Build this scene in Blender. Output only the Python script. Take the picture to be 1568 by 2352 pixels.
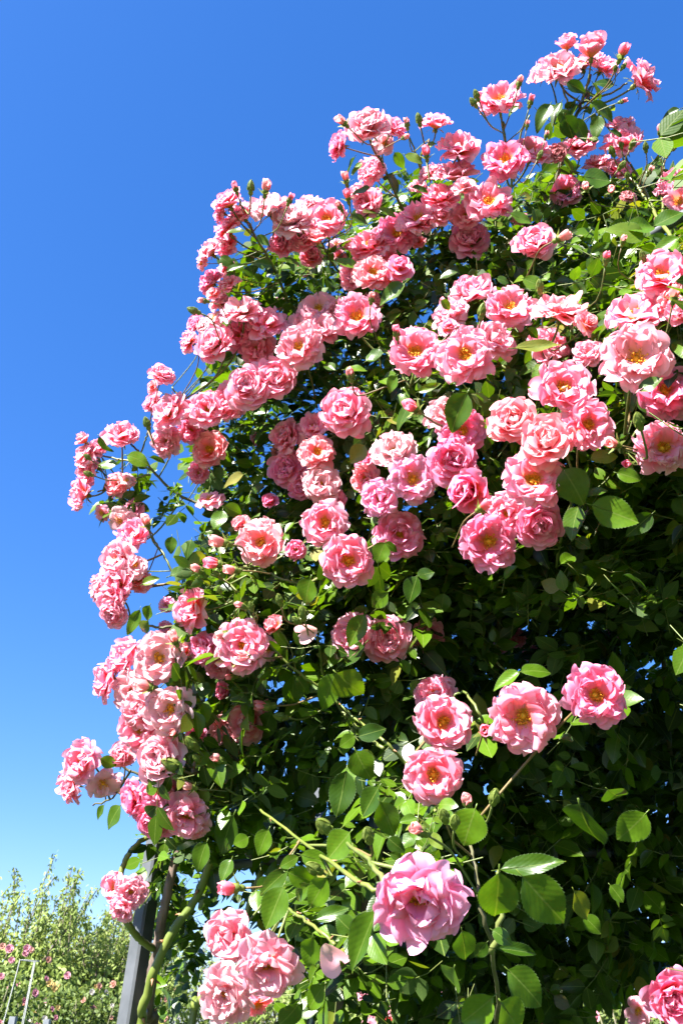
import bpy, math, random
import numpy as np
from mathutils import Vector, Matrix

for o in list(bpy.data.objects): bpy.data.objects.remove(o)
SC = bpy.context.scene
COL = SC.collection
random.seed(7)
RNG = np.random.default_rng(7)
R = math.radians

# ------------------------------------------------------------------ camera
PITCH, ROLL, FPX, EYE = R(32.0), R(3.0), 1898.0, 1.5
r0 = Vector((1, 0, 0)); u0 = Vector((0, -math.sin(PITCH), math.cos(PITCH)))
FWD = Vector((0, math.cos(PITCH), math.sin(PITCH)))
RGT = r0*math.cos(ROLL) + u0*math.sin(ROLL)
UPV = -r0*math.sin(ROLL) + u0*math.cos(ROLL)
CAM = Vector((0, 0, EYE))
cd = bpy.data.cameras.new('camera'); cam = bpy.data.objects.new('camera', cd); COL.objects.link(cam)
cd.sensor_fit = 'VERTICAL'; cd.sensor_height = 2352/FPX*18.0; cd.lens = 18.0
cd.dof.use_dof = True; cd.dof.focus_distance = 1.4; cd.dof.aperture_fstop = 10.0
cd.clip_start = 0.05; cd.clip_end = 2000
m3 = Matrix((RGT, UPV, -FWD)).transposed()
cam.matrix_world = Matrix.Translation(CAM) @ m3.to_4x4()
SC.camera = cam

def at(x, y, z):
    """a point z metres in front of the lens, seen at x,y on a 1568 x 2352 sheet"""
    return CAM + FWD*z + RGT*((x-784)/FPX*z) + UPV*((1176-y)/FPX*z)

# ------------------------------------------------------------------ sky, sun, exposure
SUN = Vector((-0.50, -0.53, 0.68)).normalized()          # towards the sun
elev = math.asin(SUN.z); azim = math.atan2(SUN.x, SUN.y)
W = bpy.data.worlds.new('World'); SC.world = W; W.use_nodes = True
nt = W.node_tree; nt.nodes.clear()
sky = nt.nodes.new('ShaderNodeTexSky'); sky.sky_type = 'NISHITA'; sky.sun_disc = False
sky.sun_elevation = elev; sky.sun_rotation = azim
sky.air_density = 1.0; sky.dust_density = .6; sky.ozone_density = 2; sky.altitude = 0
hsv = nt.nodes.new('ShaderNodeHueSaturation'); hsv.inputs['Saturation'].default_value = 1.57; hsv.inputs['Value'].default_value = .39
gm = nt.nodes.new('ShaderNodeGamma'); gm.inputs[1].default_value = .72
bg = nt.nodes.new('ShaderNodeBackground'); bg.inputs[1].default_value = 0.15
wo = nt.nodes.new('ShaderNodeOutputWorld')
nt.links.new(sky.outputs[0], gm.inputs[0]); nt.links.new(gm.outputs[0], hsv.inputs['Color']); tint = nt.nodes.new('ShaderNodeMix'); tint.data_type = 'RGBA'; tint.blend_type = 'MULTIPLY'; tint.inputs[0].default_value = 1; tint.inputs[7].default_value = (.84, .95, 1.36, 1)
nt.links.new(hsv.outputs[0], tint.inputs[6]); nt.links.new(tint.outputs[2], bg.inputs[0]); nt.links.new(bg.outputs[0], wo.inputs[0])
sl = bpy.data.lights.new('sun', 'SUN'); sl.energy = 5.0; sl.angle = R(0.53); sl.color = (1.0, 0.96, 0.89)
so = bpy.data.objects.new('sun', sl); COL.objects.link(so)
so.rotation_euler = SUN.to_track_quat('Z', 'Y').to_euler(); so.location = (-3, -3, 6)
vs = SC.view_settings; vs.view_transform = 'Standard'; vs.look = 'None'; vs.gamma = 1; vs.exposure = 2.5
vs.use_curve_mapping = False
SC.cycles.max_bounces = 10; SC.cycles.diffuse_bounces = 8; SC.cycles.transmission_bounces = 8; SC.cycles.transparent_max_bounces = 8

# ------------------------------------------------------------------ materials
def mat(name):
    m = bpy.data.materials.new(name); m.use_nodes = True
    m.node_tree.nodes.clear(); return m, m.node_tree
def N(t, kind, **kw):
    n = t.nodes.new('ShaderNode'+kind)
    for k, v in kw.items():
        if k in n.inputs: n.inputs[k].default_value = v
        else: setattr(n, k, v)
    return n
def L(t, a, b): t.links.new(a, b)
def ramp(t, stops, fac=None, interp='LINEAR'):
    n = t.nodes.new('ShaderNodeValToRGB'); e = n.color_ramp.elements; n.color_ramp.interpolation = interp
    while len(e) < len(stops): e.new(0.5)
    for i, (p, c) in enumerate(stops): e[i].position = p; e[i].color = (*c, 1) if len(c) == 3 else c
    if fac is not None: L(t, fac, n.inputs[0])
    return n
def mixc(t, a, b, fac, mode='MIX'):
    n = t.nodes.new('ShaderNodeMix'); n.data_type = 'RGBA'; n.blend_type = mode
    for s, v in ((n.inputs[6], a), (n.inputs[7], b), (n.inputs[0], fac)):
        if hasattr(v, 'is_output'): L(t, v, s)
        elif isinstance(v, (int, float)): s.default_value = v
        else: s.default_value = (*v, 1)
    return n.outputs[2]
def math_(t, op, a, b=0.0, c=0.0):
    n = t.nodes.new('ShaderNodeMath'); n.operation = op
    for i, v in enumerate((a, b, c)):
        if hasattr(v, 'is_output'): L(t, v, n.inputs[i])
        else: n.inputs[i].default_value = v
    return n.outputs[0]

def petal_material():
    m, t = mat('rose_petal')
    uv = N(t, 'TexCoord').outputs['UV']
    sep = N(t, 'SeparateXYZ'); L(t, uv, sep.inputs[0])
    oi = N(t, 'ObjectInfo')
    base = ramp(t, [(0.0, (.85, .46, .02)), (.24, (.92, .38, .07)), (.44, (.93, .30, .32)), (.66, (.92, .33, .50)), (1.0, (.93, .56, .68))], sep.outputs[1]).outputs[0]  # petal pigment; the paler tip also paints in sunlit highlights
    # fine veins running up the petal
    mp = N(t, 'Mapping'); mp.inputs['Scale'].default_value = (16, 1.6, 1); L(t, uv, mp.inputs[0])
    nz = N(t, 'TexNoise', Scale=2.0, Detail=3.0); L(t, mp.outputs[0], nz.inputs[0])
    streak = ramp(t, [(.3, (.90, .84, .88)), (.7, (1, 1, 1))], nz.outputs[0]).outputs[0]
    base = mixc(t, base, streak, .55, 'MULTIPLY')
    base = mixc(t, base, oi.outputs['Color'], 1.0, 'MULTIPLY')
    rnd = ramp(t, [(0, (.97, .90, .94)), (.5, (1, 1, 1)), (1, (1.0, 1.0, 1.0))], oi.outputs['Random']).outputs[0]
    base = mixc(t, base, rnd, 1.0, 'MULTIPLY')
    pale = mixc(t, base, (.78, .58, .60), oi.outputs['Alpha'])
    p = N(t, 'BsdfPrincipled', Roughness=.55); p.inputs['Specular IOR Level'].default_value = .28
    L(t, pale, p.inputs['Base Color'])
    bp = N(t, 'Bump', Strength=.12, Distance=.002); L(t, nz.outputs[0], bp.inputs['Height']); L(t, bp.outputs[0], p.inputs['Normal'])
    tr = N(t, 'BsdfTranslucent')
    tc = mixc(t, pale, (1.05, .72, .78), .9, 'MULTIPLY'); L(t, tc, tr.inputs[0])
    mx = N(t, 'MixShader'); mx.inputs[0].default_value = .52
    L(t, p.outputs[0], mx.inputs[1]); L(t, tr.outputs[0], mx.inputs[2])
    o = N(t, 'OutputMaterial'); L(t, mx.outputs[0], o.inputs[0]); return m

def leaf_material(name, per_leaf, base0, base1):
    """per_leaf: random value read from the mesh (joined foliage) instead of the object"""
    m, t = mat(name)
    uv = N(t, 'TexCoord').outputs['UV']
    sep = N(t, 'SeparateXYZ'); L(t, uv, sep.inputs[0])
    if per_leaf:
        a = N(t, 'Attribute'); a.attribute_name = 'leafrand'; rnd = a.outputs['Fac']
    else: rnd = N(t, 'ObjectInfo').outputs['Random']
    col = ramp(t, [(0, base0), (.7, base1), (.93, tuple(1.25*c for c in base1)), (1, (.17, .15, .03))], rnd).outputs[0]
    au = math_(t, 'ABSOLUTE', math_(t, 'SUBTRACT', sep.outputs[0], .5))
    # side veins: a wave along (v - u)
    w = math_(t, 'SINE', math_(t, 'MULTIPLY', math_(t, 'SUBTRACT', sep.outputs[1], math_(t, 'MULTIPLY', au, .75)), 50.0))
    vein = math_(t, 'GREATER_THAN', w, .93)
    mid = math_(t, 'LESS_THAN', au, .022)
    vm = math_(t, 'MAXIMUM', math_(t, 'MULTIPLY', vein, .08), mid)
    col = mixc(t, col, (.14, .19, .04), math_(t, 'MULTIPLY', vm, .55))
    nz = N(t, 'TexNoise', Scale=9.0, Detail=4.0); L(t, uv, nz.inputs[0])
    blot = ramp(t, [(.3, (.75, .78, .7)), (.65, (1, 1, 1))], nz.outputs[0]).outputs[0]
    col = mixc(t, col, blot, .7, 'MULTIPLY')
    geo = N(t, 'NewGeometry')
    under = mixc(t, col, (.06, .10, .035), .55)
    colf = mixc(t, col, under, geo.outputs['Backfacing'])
    p = N(t, 'BsdfPrincipled')
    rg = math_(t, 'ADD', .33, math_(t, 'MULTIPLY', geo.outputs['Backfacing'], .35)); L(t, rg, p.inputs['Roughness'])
    p.inputs['Specular IOR Level'].default_value = .36
    L(t, colf, p.inputs['Base Color'])
    hh = math_(t, 'ADD', math_(t, 'MULTIPLY', w, -.5), math_(t, 'MULTIPLY', mid, -2.0))
    hh = math_(t, 'ADD', hh, math_(t, 'MULTIPLY', nz.outputs[0], 2.0))
    bp = N(t, 'Bump', Strength=.08, Distance=.001); L(t, hh, bp.inputs['Height']); L(t, bp.outputs[0], p.inputs['Normal'])
    tr = N(t, 'BsdfTranslucent'); tc = mixc(t, col, (2.1, 2.1, .4), 1.0, 'MULTIPLY'); L(t, tc, tr.inputs[0])
    mx = N(t, 'MixShader'); mx.inputs[0].default_value = .30
    L(t, p.outputs[0], mx.inputs[1]); L(t, tr.outputs[0], mx.inputs[2])
    o = N(t, 'OutputMaterial'); L(t, mx.outputs[0], o.inputs[0]); return m

def simple(name, c0, c1, scale=20, rough=.6, metal=0, spec=.4, stretch=(1, 1, 1), bump=.3, dist=.004, trans=None):
    m, t = mat(name)
    co = N(t, 'TexCoord').outputs['Object']
    mp = N(t, 'Mapping'); mp.inputs['Scale'].default_value = stretch; L(t, co, mp.inputs[0])
    nz = N(t, 'TexNoise', Scale=scale, Detail=6.0); L(t, mp.outputs[0], nz.inputs[0])
    col = ramp(t, [(.32, c0), (.68, c1)], nz.outputs[0]).outputs[0]
    p = N(t, 'BsdfPrincipled', Roughness=rough, Metallic=metal); p.inputs['Specular IOR Level'].default_value = spec
    L(t, col, p.inputs['Base Color'])
    bp = N(t, 'Bump', Strength=bump, Distance=dist); L(t, nz.outputs[0], bp.inputs['Height']); L(t, bp.outputs[0], p.inputs['Normal'])
    o = N(t, 'OutputMaterial')
    if trans:
        tr = N(t, 'BsdfTranslucent'); tr.inputs[0].default_value = (*trans, 1)
        mx = N(t, 'MixShader'); mx.inputs[0].default_value = .3
        L(t, p.outputs[0], mx.inputs[1]); L(t, tr.outputs[0], mx.inputs[2]); L(t, mx.outputs[0], o.inputs[0])
    else: L(t, p.outputs[0], o.inputs[0])
    return m

M = {
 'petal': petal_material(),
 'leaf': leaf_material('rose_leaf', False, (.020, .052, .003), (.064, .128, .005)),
 'foliage': leaf_material('rose_foliage', True, (.008, .023, .002), (.062, .122, .004)),  # dark end lowered, putting part of the hollow's shade into the colour
 'filament': simple('filament', (.85, .38, .02), (.92, .55, .04), rough=.6),
 'anther': simple('anther', (.36, .12, .01), (.88, .46, .02), scale=90, rough=.8),
 'calyx': simple('calyx', (.13, .18, .03), (.19, .23, .05), scale=60, rough=.45, trans=(.3, .4, .08)),
 'stem': simple('stem', (.075, .11, .02), (.13, .145, .04), scale=30, rough=.45),
 'redstem': simple('red_stem', (.14, .075, .035), (.15, .13, .04), scale=30, rough=.5),
 'cane': simple('green_cane', (.085, .12, .02), (.15, .17, .035), scale=14, rough=.42, stretch=(1, 1, .3)),
 'darkcane': simple('dark_cane', (.055, .05, .025), (.10, .10, .04), scale=20, rough=.6),
 'bark': simple('old_bark', (.06, .04, .03), (.19, .14, .115), scale=55, rough=.85, stretch=(1, 1, .16), bump=1.0, dist=.006),
 'thorn': simple('thorn', (.22, .08, .04), (.36, .20, .10), rough=.5),
 'steel': simple('grey_steel', (.05, .055, .062), (.07, .076, .086), scale=25, rough=.55, spec=.35, bump=.08),
 'brown_petal': simple('withered_petal', (.42, .20, .10), (.62, .38, .18), scale=60, rough=.8, trans=(.5, .25, .1)),
 'wire': simple('galvanised_wire', (.14, .15, .15), (.20, .21, .21), rough=.6, metal=.2),
 'grass': simple('lawn', (.02, .045, .01), (.04, .07, .018), scale=3, rough=.9),
 'tree_leaf': simple('tree_foliage', (.12, .175, .035), (.19, .24, .055), scale=1.3, rough=.6, trans=(.34, .42, .09)),
 'shrub_leaf': simple('shrub_foliage', (.04, .08, .01), (.10, .13, .022), scale=2.5, rough=.6, trans=(.15, .21, .03)),
 'tree_bark': simple('tree_bark', (.09, .07, .05), (.16, .13, .10), rough=.9),
 'stake': simple('painted_stake', (.10, .115, .13), (.14, .15, .17), rough=.5),
 'bee': simple('bee', (.05, .03, .01), (.35, .20, .05), scale=400, rough=.8),
 'wing': simple('wing', (.5, .45, .4), (.6, .55, .5), rough=.3, trans=(.6, .6, .6)),
}
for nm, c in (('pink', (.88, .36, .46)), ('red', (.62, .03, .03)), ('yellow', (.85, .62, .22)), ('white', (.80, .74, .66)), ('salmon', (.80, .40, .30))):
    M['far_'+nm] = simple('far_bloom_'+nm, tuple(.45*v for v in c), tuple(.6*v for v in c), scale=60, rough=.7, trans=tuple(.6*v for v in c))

# ------------------------------------------------------------------ mesh helpers
class MB:
    def __init__(s): s.v = []; s.f = []; s.uv = []
    def add(s, v, f, uv=None):
        n = len(s.v); s.v += [tuple(p) for p in v]; s.f += [tuple(i+n for i in q) for q in f]
        s.uv += list(uv) if uv is not None else [(0.5, 0.5)]*len(v)
        return s
    def mesh(s, name, m, smooth=True):
        me = bpy.data.meshes.new(name); me.from_pydata(s.v, [], s.f); me.materials.append(m)
        ul = me.uv_layers.new(name='UVMap')
        li = np.zeros(len(me.loops), dtype=np.int32); me.loops.foreach_get('vertex_index', li)
        ul.data.foreach_set('uv', np.array(s.uv, dtype=np.float32)[li].ravel())
        if smooth: me.polygons.foreach_set('use_smooth', [True]*len(me.polygons))
        me.update(); return me
    def build(s, name, m, parent=None, smooth=True): return link(name, s.mesh(name, m, smooth), parent)

def link(name, data, parent=None, mw=None):
    o = bpy.data.objects.new(name, data); COL.objects.link(o)
    if parent is not None: o.parent = parent
    if mw is not None: o.matrix_basis = mw
    return o
def tag(o, label=None, cat=None, group=None, kind=None):
    for k, v in (('label', label), ('category', cat), ('group', group), ('kind', kind)):
        if v: o[k] = v
    return o

def tube(pts, rad, n=6, cap=True):
    P = [Vector(p) for p in pts]; k = len(P)
    if not hasattr(rad, '__len__'): rad = [rad]*k
    v = []; f = []; ref = None
    for i in range(k):
        t = (P[min(i+1, k-1)] - P[max(i-1, 0)]).normalized()
        if ref is None: ref = t.orthogonal().normalized()
        a = (ref - t*ref.dot(t)).normalized(); ref = a; b = t.cross(a)
        for j in range(n):
            q = 2*math.pi*j/n; v.append(P[i] + (a*math.cos(q) + b*math.sin(q))*rad[i])
    for i in range(k-1):
        for j in range(n): f.append((i*n+j, i*n+(j+1) % n, (i+1)*n+(j+1) % n, (i+1)*n+j))
    if cap: f.append(tuple(range(n-1, -1, -1))); f.append(tuple((k-1)*n+j for j in range(n)))
    return v, f
def spline(pts, sub=5):
    P = [Vector(p) for p in pts]; out = []
    for i in range(len(P)-1):
        a = P[max(i-1, 0)]; b = P[i]; c = P[i+1]; d = P[min(i+2, len(P)-1)]
        for s in range(sub):
            t = s/sub
            out.append(.5*((2*b) + (c-a)*t + (2*a-5*b+4*c-d)*t*t + (3*b-a-3*c+d)*t**3))
    out.append(P[-1]); return out
def box(c, sx, sy, sz):
    x, y, z = c
    v = [(x+a*sx/2, y+b*sy/2, z+d*sz/2) for a in (-1, 1) for b in (-1, 1) for d in (-1, 1)]
    return v, [(0, 1, 3, 2), (4, 6, 7, 5), (0, 4, 5, 1), (2, 3, 7, 6), (0, 2, 6, 4), (1, 5, 7, 3)]

# ------------------------------------------------------------------ bloom, bud and leaf prototypes (unit radius 1, axis +Z)
def petal_grid(rng, Ln, Wd, a0, a1, rb, hb, phi, cup=.25, ruf=.05, twist=0., fold=0., nu=8, nv=9):
    """one petal as a curved sheet: angles a0 (base) to a1 (tip) measured from the flower's axis"""
    u = np.linspace(-1, 1, nu+1); v = np.concatenate([np.linspace(0, .8, nv-3), [.88, .94, .975, 1.0]])
    U, V = np.meshgrid(u, v)
    a = a0 + (a1-a0)*V**1.25
    dv = np.diff(v)[:, None]
    r = rb + np.vstack([np.zeros((1, nu+1)), np.cumsum(np.sin(a[:-1])*dv*Ln, axis=0)])
    h = hb + np.vstack([np.zeros((1, nu+1)), np.cumsum(np.cos(a[:-1])*dv*Ln, axis=0)])
    vm = .58
    w = np.where(V < vm, .20 + .80*np.sin(np.pi/2*np.clip(V/vm, 0, 1)), np.clip(1-((V-vm)/(1-vm)*.965)**2.6, 0, 1)**.5)
    w *= Wd
    # heart-shaped tip with an uneven edge
    p1, p2, p3 = rng.uniform(0, 6.28, 3)
    edge = V**3*(.05*np.abs(U)**1.5 + .045*np.sin(2.6*U+p1) + .014*np.sin(7*U+p2))*Ln
    off = cup*w*U**2*1.0
    off += ruf*1.35*(V**2.2)*(np.sin(4.2*U+p2)*(.35+.65*np.abs(U)) + .40*np.sin(7.3*U+p3)*V**2)
    off += ruf*.5*np.sin(5*V+p1)*U
    off += fold*(-np.abs(U)**1.6)*w*V
    lat = U*w*(1-.12*cup)
    r2 = r + edge*np.sin(a) - off*np.cos(a)
    h2 = h + edge*np.cos(a) + off*np.sin(a)
    lat2 = lat + twist*V*off*.6
    h2 = h2 + twist*lat*V*.5
    c, s = math.cos(phi), math.sin(phi)
    X = r2*c - lat2*s; Y = r2*s + lat2*c
    pts = np.stack([X, Y, h2], -1).reshape(-1, 3)
    uv = np.stack([(U+1)/2, V], -1).reshape(-1, 2)
    f = [(j*(nu+1)+i, j*(nu+1)+i+1, (j+1)*(nu+1)+i+1, (j+1)*(nu+1)+i) for j in range(nv) for i in range(nu)]
    return pts, f, uv

def ring(rng, out, n, Ln, Wd, a0, a1, rb, hb, jit=.18, ph0=None, **kw):
    ph0 = rng.uniform(0, 6.28) if ph0 is None else ph0
    for k in range(n):
        j = lambda s: 1 + rng.normal(0, s)
        phi = ph0 + 2*math.pi*(k + rng.normal(0, jit))/n
        d = dict(cup=.22, ruf=.055); d.update(kw)
        d['cup'] = d['cup'] + rng.normal(0, .10); d['ruf'] *= rng.uniform(.6, 1.6)
        out.append(petal_grid(rng, Ln*j(.07), Wd*j(.10), R(a0 + rng.normal(0, 6)), R(a1 + rng.normal(0, 12)), rb, hb, phi,
                              twist=rng.normal(0, .35), fold=max(0, rng.normal(-.05, .22)), **d))

def proto(kind, seed):
    rng = np.random.default_rng(seed); P = []; stam = True; sr = .30
    if kind == 'o':       # wide open, gold stamens showing
        ring(rng, P, 8, .97, .47, 62, 102, .08, -.10, ruf=.09)
        ring(rng, P, 8, .90, .44, 50, 88, .08, -.03, ruf=.10)
        ring(rng, P, 7, .77, .38, 36, 76, .07, .02, cup=.26, ruf=.11)
        ring(rng, P, 6, .56, .30, 32, 76, .15, .03, jit=.3, cup=.24, ruf=.11)
        ring(rng, P, 3, .36, .20, 20, 66, .18, .04, jit=.6, cup=.35, ruf=.07)
    elif kind == 'w':     # wide, cupped, five broad rows, few inner petals
        ring(rng, P, 7, .98, .56, 55, 95, .07, -.10, cup=.24, ruf=.10)
        ring(rng, P, 7, .88, .50, 45, 78, .07, -.03, cup=.26, ruf=.11)
        ring(rng, P, 6, .70, .40, 32, 64, .08, .02, cup=.30, ruf=.11)
        ring(rng, P, 4, .42, .26, 24, 74, .16, .03, jit=.6, cup=.35, ruf=.08)
    elif kind == 'd':     # full double, no stamens showing
        ring(rng, P, 7, .94, .56, 60, 96, .06, -.10, ruf=.07)
        ring(rng, P, 7, .88, .52, 46, 84, .06, -.03, ruf=.08)
        ring(rng, P, 7, .80, .48, 32, 68, .05, .02, cup=.35, ruf=.09)
        ring(rng, P, 6, .70, .42, 18, 52, .04, .05, cup=.5, ruf=.10)
        ring(rng, P, 5, .60, .36, 6, 36, .02, .08, cup=.6, ruf=.10, jit=.3)
        ring(rng, P, 3, .50, .30, 0, 22, .01, .10, cup=.7, ruf=.09, jit=.3); stam = False
    elif kind == 'f':     # loose frilly bloom, petals standing at all angles
        ring(rng, P, 7, .96, .52, 58, 104, .06, -.10, ruf=.10)
        ring(rng, P, 7, .90, .48, 42, 86, .06, -.02, ruf=.12, jit=.25)
        ring(rng, P, 6, .80, .42, 26, 66, .06, .03, ruf=.13, jit=.3, cup=.1)
        ring(rng, P, 6, .62, .34, 10, 52, .07, .05, ruf=.12, jit=.4, cup=.1); sr = .18
    elif kind == 'c':     # half-open cup
        ring(rng, P, 5, .95, .60, 48, 62, .06, -.08, cup=.40)
        ring(rng, P, 5, .95, .58, 26, 42, .05, -.02, cup=.55)
        ring(rng, P, 5, .92, .52, 12, 26, .04, .03, cup=.65)
        ring(rng, P, 4, .86, .44, 2, 14, .03, .06, cup=.75)
        ring(rng, P, 3, .78, .32, -2, 6, .02, .08, cup=.8); stam = False
    elif kind == 's':     # spiral-centred young rose
        ring(rng, P, 5, .90, .60, 62, 108, .05, -.08, cup=.20, ruf=.04)
        ring(rng, P, 5, .88, .56, 36, 78, .05, -.02, cup=.40, ruf=.03)
        for k in range(9):
            t = k/8.0
            P.append(petal_grid(rng, .86-.10*t, .46-.20*t, R(16-14*t), R(38-32*t), .05-.03*t, .03+.08*t, k*2.4, cup=.75, ruf=.02))
        stam = False
    elif kind == 'b':     # blown: few drooping petals, stamens standing out
        ring(rng, P, 5, .95, .56, 75, 128, .06, -.05, jit=.3, ruf=.10, cup=.1)
        ring(rng, P, 4, .85, .50, 60, 112, .06, 0, jit=.3, ruf=.11, cup=.1)
        ring(rng, P, 3, .6, .34, 40, 90, .06, .03, jit=.4, ruf=.10)
    d = {'kind': kind, 'petal': [], 'stamens': None}
    for p in P:
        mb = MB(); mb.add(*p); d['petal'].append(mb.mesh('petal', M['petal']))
    if stam:
        mb = MB(); an = MB()
        for k in range(54):
            q = rng.uniform(0, 6.28); rr = sr*rng.uniform(.35, 1.25); hh = rng.uniform(.13, .30)
            tip = Vector((rr*math.cos(q), rr*math.sin(q), .02+hh)); bs = Vector((.07*math.cos(q), .07*math.sin(q), .02))
            md = (tip+bs)/2 + Vector((0, 0, .03))
            mb.add(*tube([bs, md, tip], .009, 3, False))
            s = rng.uniform(.028, .046)
            an.add([tip+Vector(w_)*s for w_ in ((1, 0, 0), (-1, 0, 0), (0, 1, 0), (0, -1, 0), (0, 0, .8), (0, 0, -.8))],
                   [(0, 2, 4), (2, 1, 4), (1, 3, 4), (3, 0, 4), (2, 0, 5), (1, 2, 5), (3, 1, 5), (0, 3, 5)])
        # the boss of styles in the middle
        bv, bf = lathe([(.10, .0), (.11, .07), (.08, .13), (.0, .15)], 9)
        mb.add(bv, bf)
        d['stamens'] = mb.mesh('stamens', M['filament']); d['anthers'] = an.mesh('anthers', M['anther'])
    return d

def lathe(prof, n=10):
    v = []; f = []
    for r_, z_ in prof:
        for j in range(n):
            q = 2*math.pi*j/n; v.append((r_*math.cos(q), r_*math.sin(q), z_))
    for i in range(len(prof)-1):
        for j in range(n): f.append((i*n+j, i*n+(j+1) % n, (i+1)*n+(j+1) % n, (i+1)*n+j))
    return v, f

def sepal_mesh(reflex, ln=.55, base=(.10, -.12), wd=.085):
    mb = MB(); rows = 7; v = []; f = []; uv = []
    for i in range(rows):
        t = i/(rows-1); a = reflex[0] + (reflex[1]-reflex[0])*t
        if i == 0: r_, h_ = base
        else: r_ += ln/(rows-1)*math.sin(a); h_ += ln/(rows-1)*math.cos(a)
        w = wd*(1-t)**.8*(1.15 if .1 < t < .5 else 1) + .012
        for s in (-1, 0, 1): v.append((r_ + .02*(abs(s)), s*w, h_ - .0*abs(s))); uv.append((.5+s*.5, t))
    for i in range(rows-1):
        for j in range(2): f.append((i*3+j, i*3+j+1, (i+1)*3+j+1, (i+1)*3+j))
    return mb.add(v, f, uv).mesh('sepal', M['calyx'])
SEPAL_OPEN = sepal_mesh((R(80), R(135)))
SEPAL_BUD = sepal_mesh((R(28), R(-40)), 1.25, (.26, -.02), .30)
SEPAL_LOOSE = sepal_mesh((R(50), R(75)), 1.0, (.30, .02), .20)
HIP = MB().add(*lathe([(.0, -.36), (.05, -.36), (.10, -.30), (.125, -.22), (.10, -.13), (.13, -.08), (.0, -.06)], 9)).mesh('hip', M['calyx'])

PROTO = {'o': [proto('o', s) for s in (1, 2, 3, 4)], 'w': [proto('w', s) for s in (11, 12)], 'd': [proto('d', s) for s in (21, 22, 23)],
         'f': [proto('f', s) for s in (31, 32, 33, 34)], 'c': [proto('c', s) for s in (41, 42)], 's': [proto('s', 51)], 'b': [proto('b', s) for s in (61, 62)]}

TONE = {'n': (1, 1, 1, 0.06), 'p': (1, 1, 1, .42), 'P': (1, 1, 1, .80), 's': (1.02, 1.0, .84, .08), 'k': (.96, .78, .92, 0), 'w': (.62, .50, .42, .10), 'l': (.96, .95, 1.12, .12)}  # k: deeper pink; on shaded blooms it puts shade into the colour

def frame(axis, roll):
    z = Vector(axis).normalized(); x = z.orthogonal().normalized(); y = z.cross(x)
    return Matrix((x, y, z)).transposed() @ Matrix.Rotation(roll, 3, 'Z')

def make_bloom(pos, axis, rad, kind, tone, parent, idx, stem_end=None, label=None, cx=None):
    pr = PROTO[kind][idx % len(PROTO[kind])]
    rt = frame(axis, random.uniform(0, 6.28))
    b = link('rose_bloom', None, parent, Matrix.Translation(pos) @ (rt*rad).to_4x4())
    b.empty_display_size = .2
    c = TONE[tone]; k = random.uniform(-.06, .06)
    cc = (c[0], max(0, c[1]*(1+k)), max(0, c[2]*(1+k*.6)), min(1, max(0, c[3]+random.uniform(-.04, .12))))
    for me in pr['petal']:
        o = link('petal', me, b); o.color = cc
    if pr['stamens']:
        link('stamens', pr['stamens'], b); link('anthers', pr['anthers'], b)
    for k in range(5): link('sepal', SEPAL_OPEN, b, Matrix.Rotation(k*1.2566, 4, 'Z'))
    link('hip', HIP, b)
    if label: b['label'] = label
    if stem_end is not None:
        inv = (Matrix.Translation(pos) @ (rt*rad).to_4x4()).inverted()
        e = inv @ Vector(stem_end); n = e.length
        p = [Vector((0, 0, -.34)), Vector((0, 0, -.34-.28*n)), e + (Vector((0, 0, -.34))-e)*.25 , e]
        pts = spline([p[0], p[0].lerp(p[1], .5).lerp(e, .12), p[1].lerp(e, .45), e], 3)
        MB().add(*tube(pts, [.045]*4 + [.05]*(len(pts)-4), 5)).build('flower_stalk', M['stem'] if random.random() < .6 else M['redstem'], b)
    return b

# a bud: corolla (furled petals), five sepals, hip
def corolla(seed, n=4, tight=0.):
    rng = np.random.default_rng(seed); mb = MB()
    for k in range(n):
        mb.add(*petal_grid(rng, 1.45-.05*k, .56-.05*k, R(27-4*k), R(-24-2*k+tight), .12, -.02, k*1.9, cup=.85, ruf=.02, nu=6, nv=6))
    return mb.mesh('furled_petals', M['petal'])
BUDC = [corolla(1, 5), corolla(2, 5), corolla(3, 6, 14)]
BUDHIP = MB().add(*lathe([(0, -.62), (.10, -.60), (.24, -.46), (.30, -.26), (.25, -.10), (.36, .08), (.42, .28), (.38, .5), (.24, .76), (.08, 1.0), (0, 1.06)], 10)).mesh('hip', M['calyx'])

def make_bud(pos, axis, rad, kind, parent, idx, stem_end=None):
    """kind g: shut and green, p: pink showing, o: opening"""
    rt = frame(axis, random.uniform(0, 6.28)); mw = Matrix.Translation(pos) @ (rt*rad).to_4x4()
    b = link('rosebud', None, parent, mw); b.empty_display_size = .2
    if kind != 'g':
        o = link('furled_petals', BUDC[2 if kind == 'o' else idx % 2], b, Matrix.Scale(1.0 if kind == 'p' else 1.25, 4))
        o.color = (1, 1.05, .72, .38) if idx % 3 else (1, .78, .8, .05)
    for k in range(5):
        link('sepal', SEPAL_BUD if kind != 'o' else SEPAL_LOOSE, b, Matrix.Rotation(k*1.2566, 4, 'Z'))
    link('hip', BUDHIP, b)
    if stem_end is not None:
        e = mw.inverted() @ Vector(stem_end); n = e.length; s = Vector((0, 0, -.6))
        pts = spline([s, s + Vector((0, 0, -.22*n)) + e*.06, (s + Vector((0, 0, -.25*n))).lerp(e, .55), e], 3)
        MB().add(*tube(pts, .095, 5)).build('flower_stalk', M['stem'] if idx % 2 else M['redstem'], b)
    return b

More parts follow.
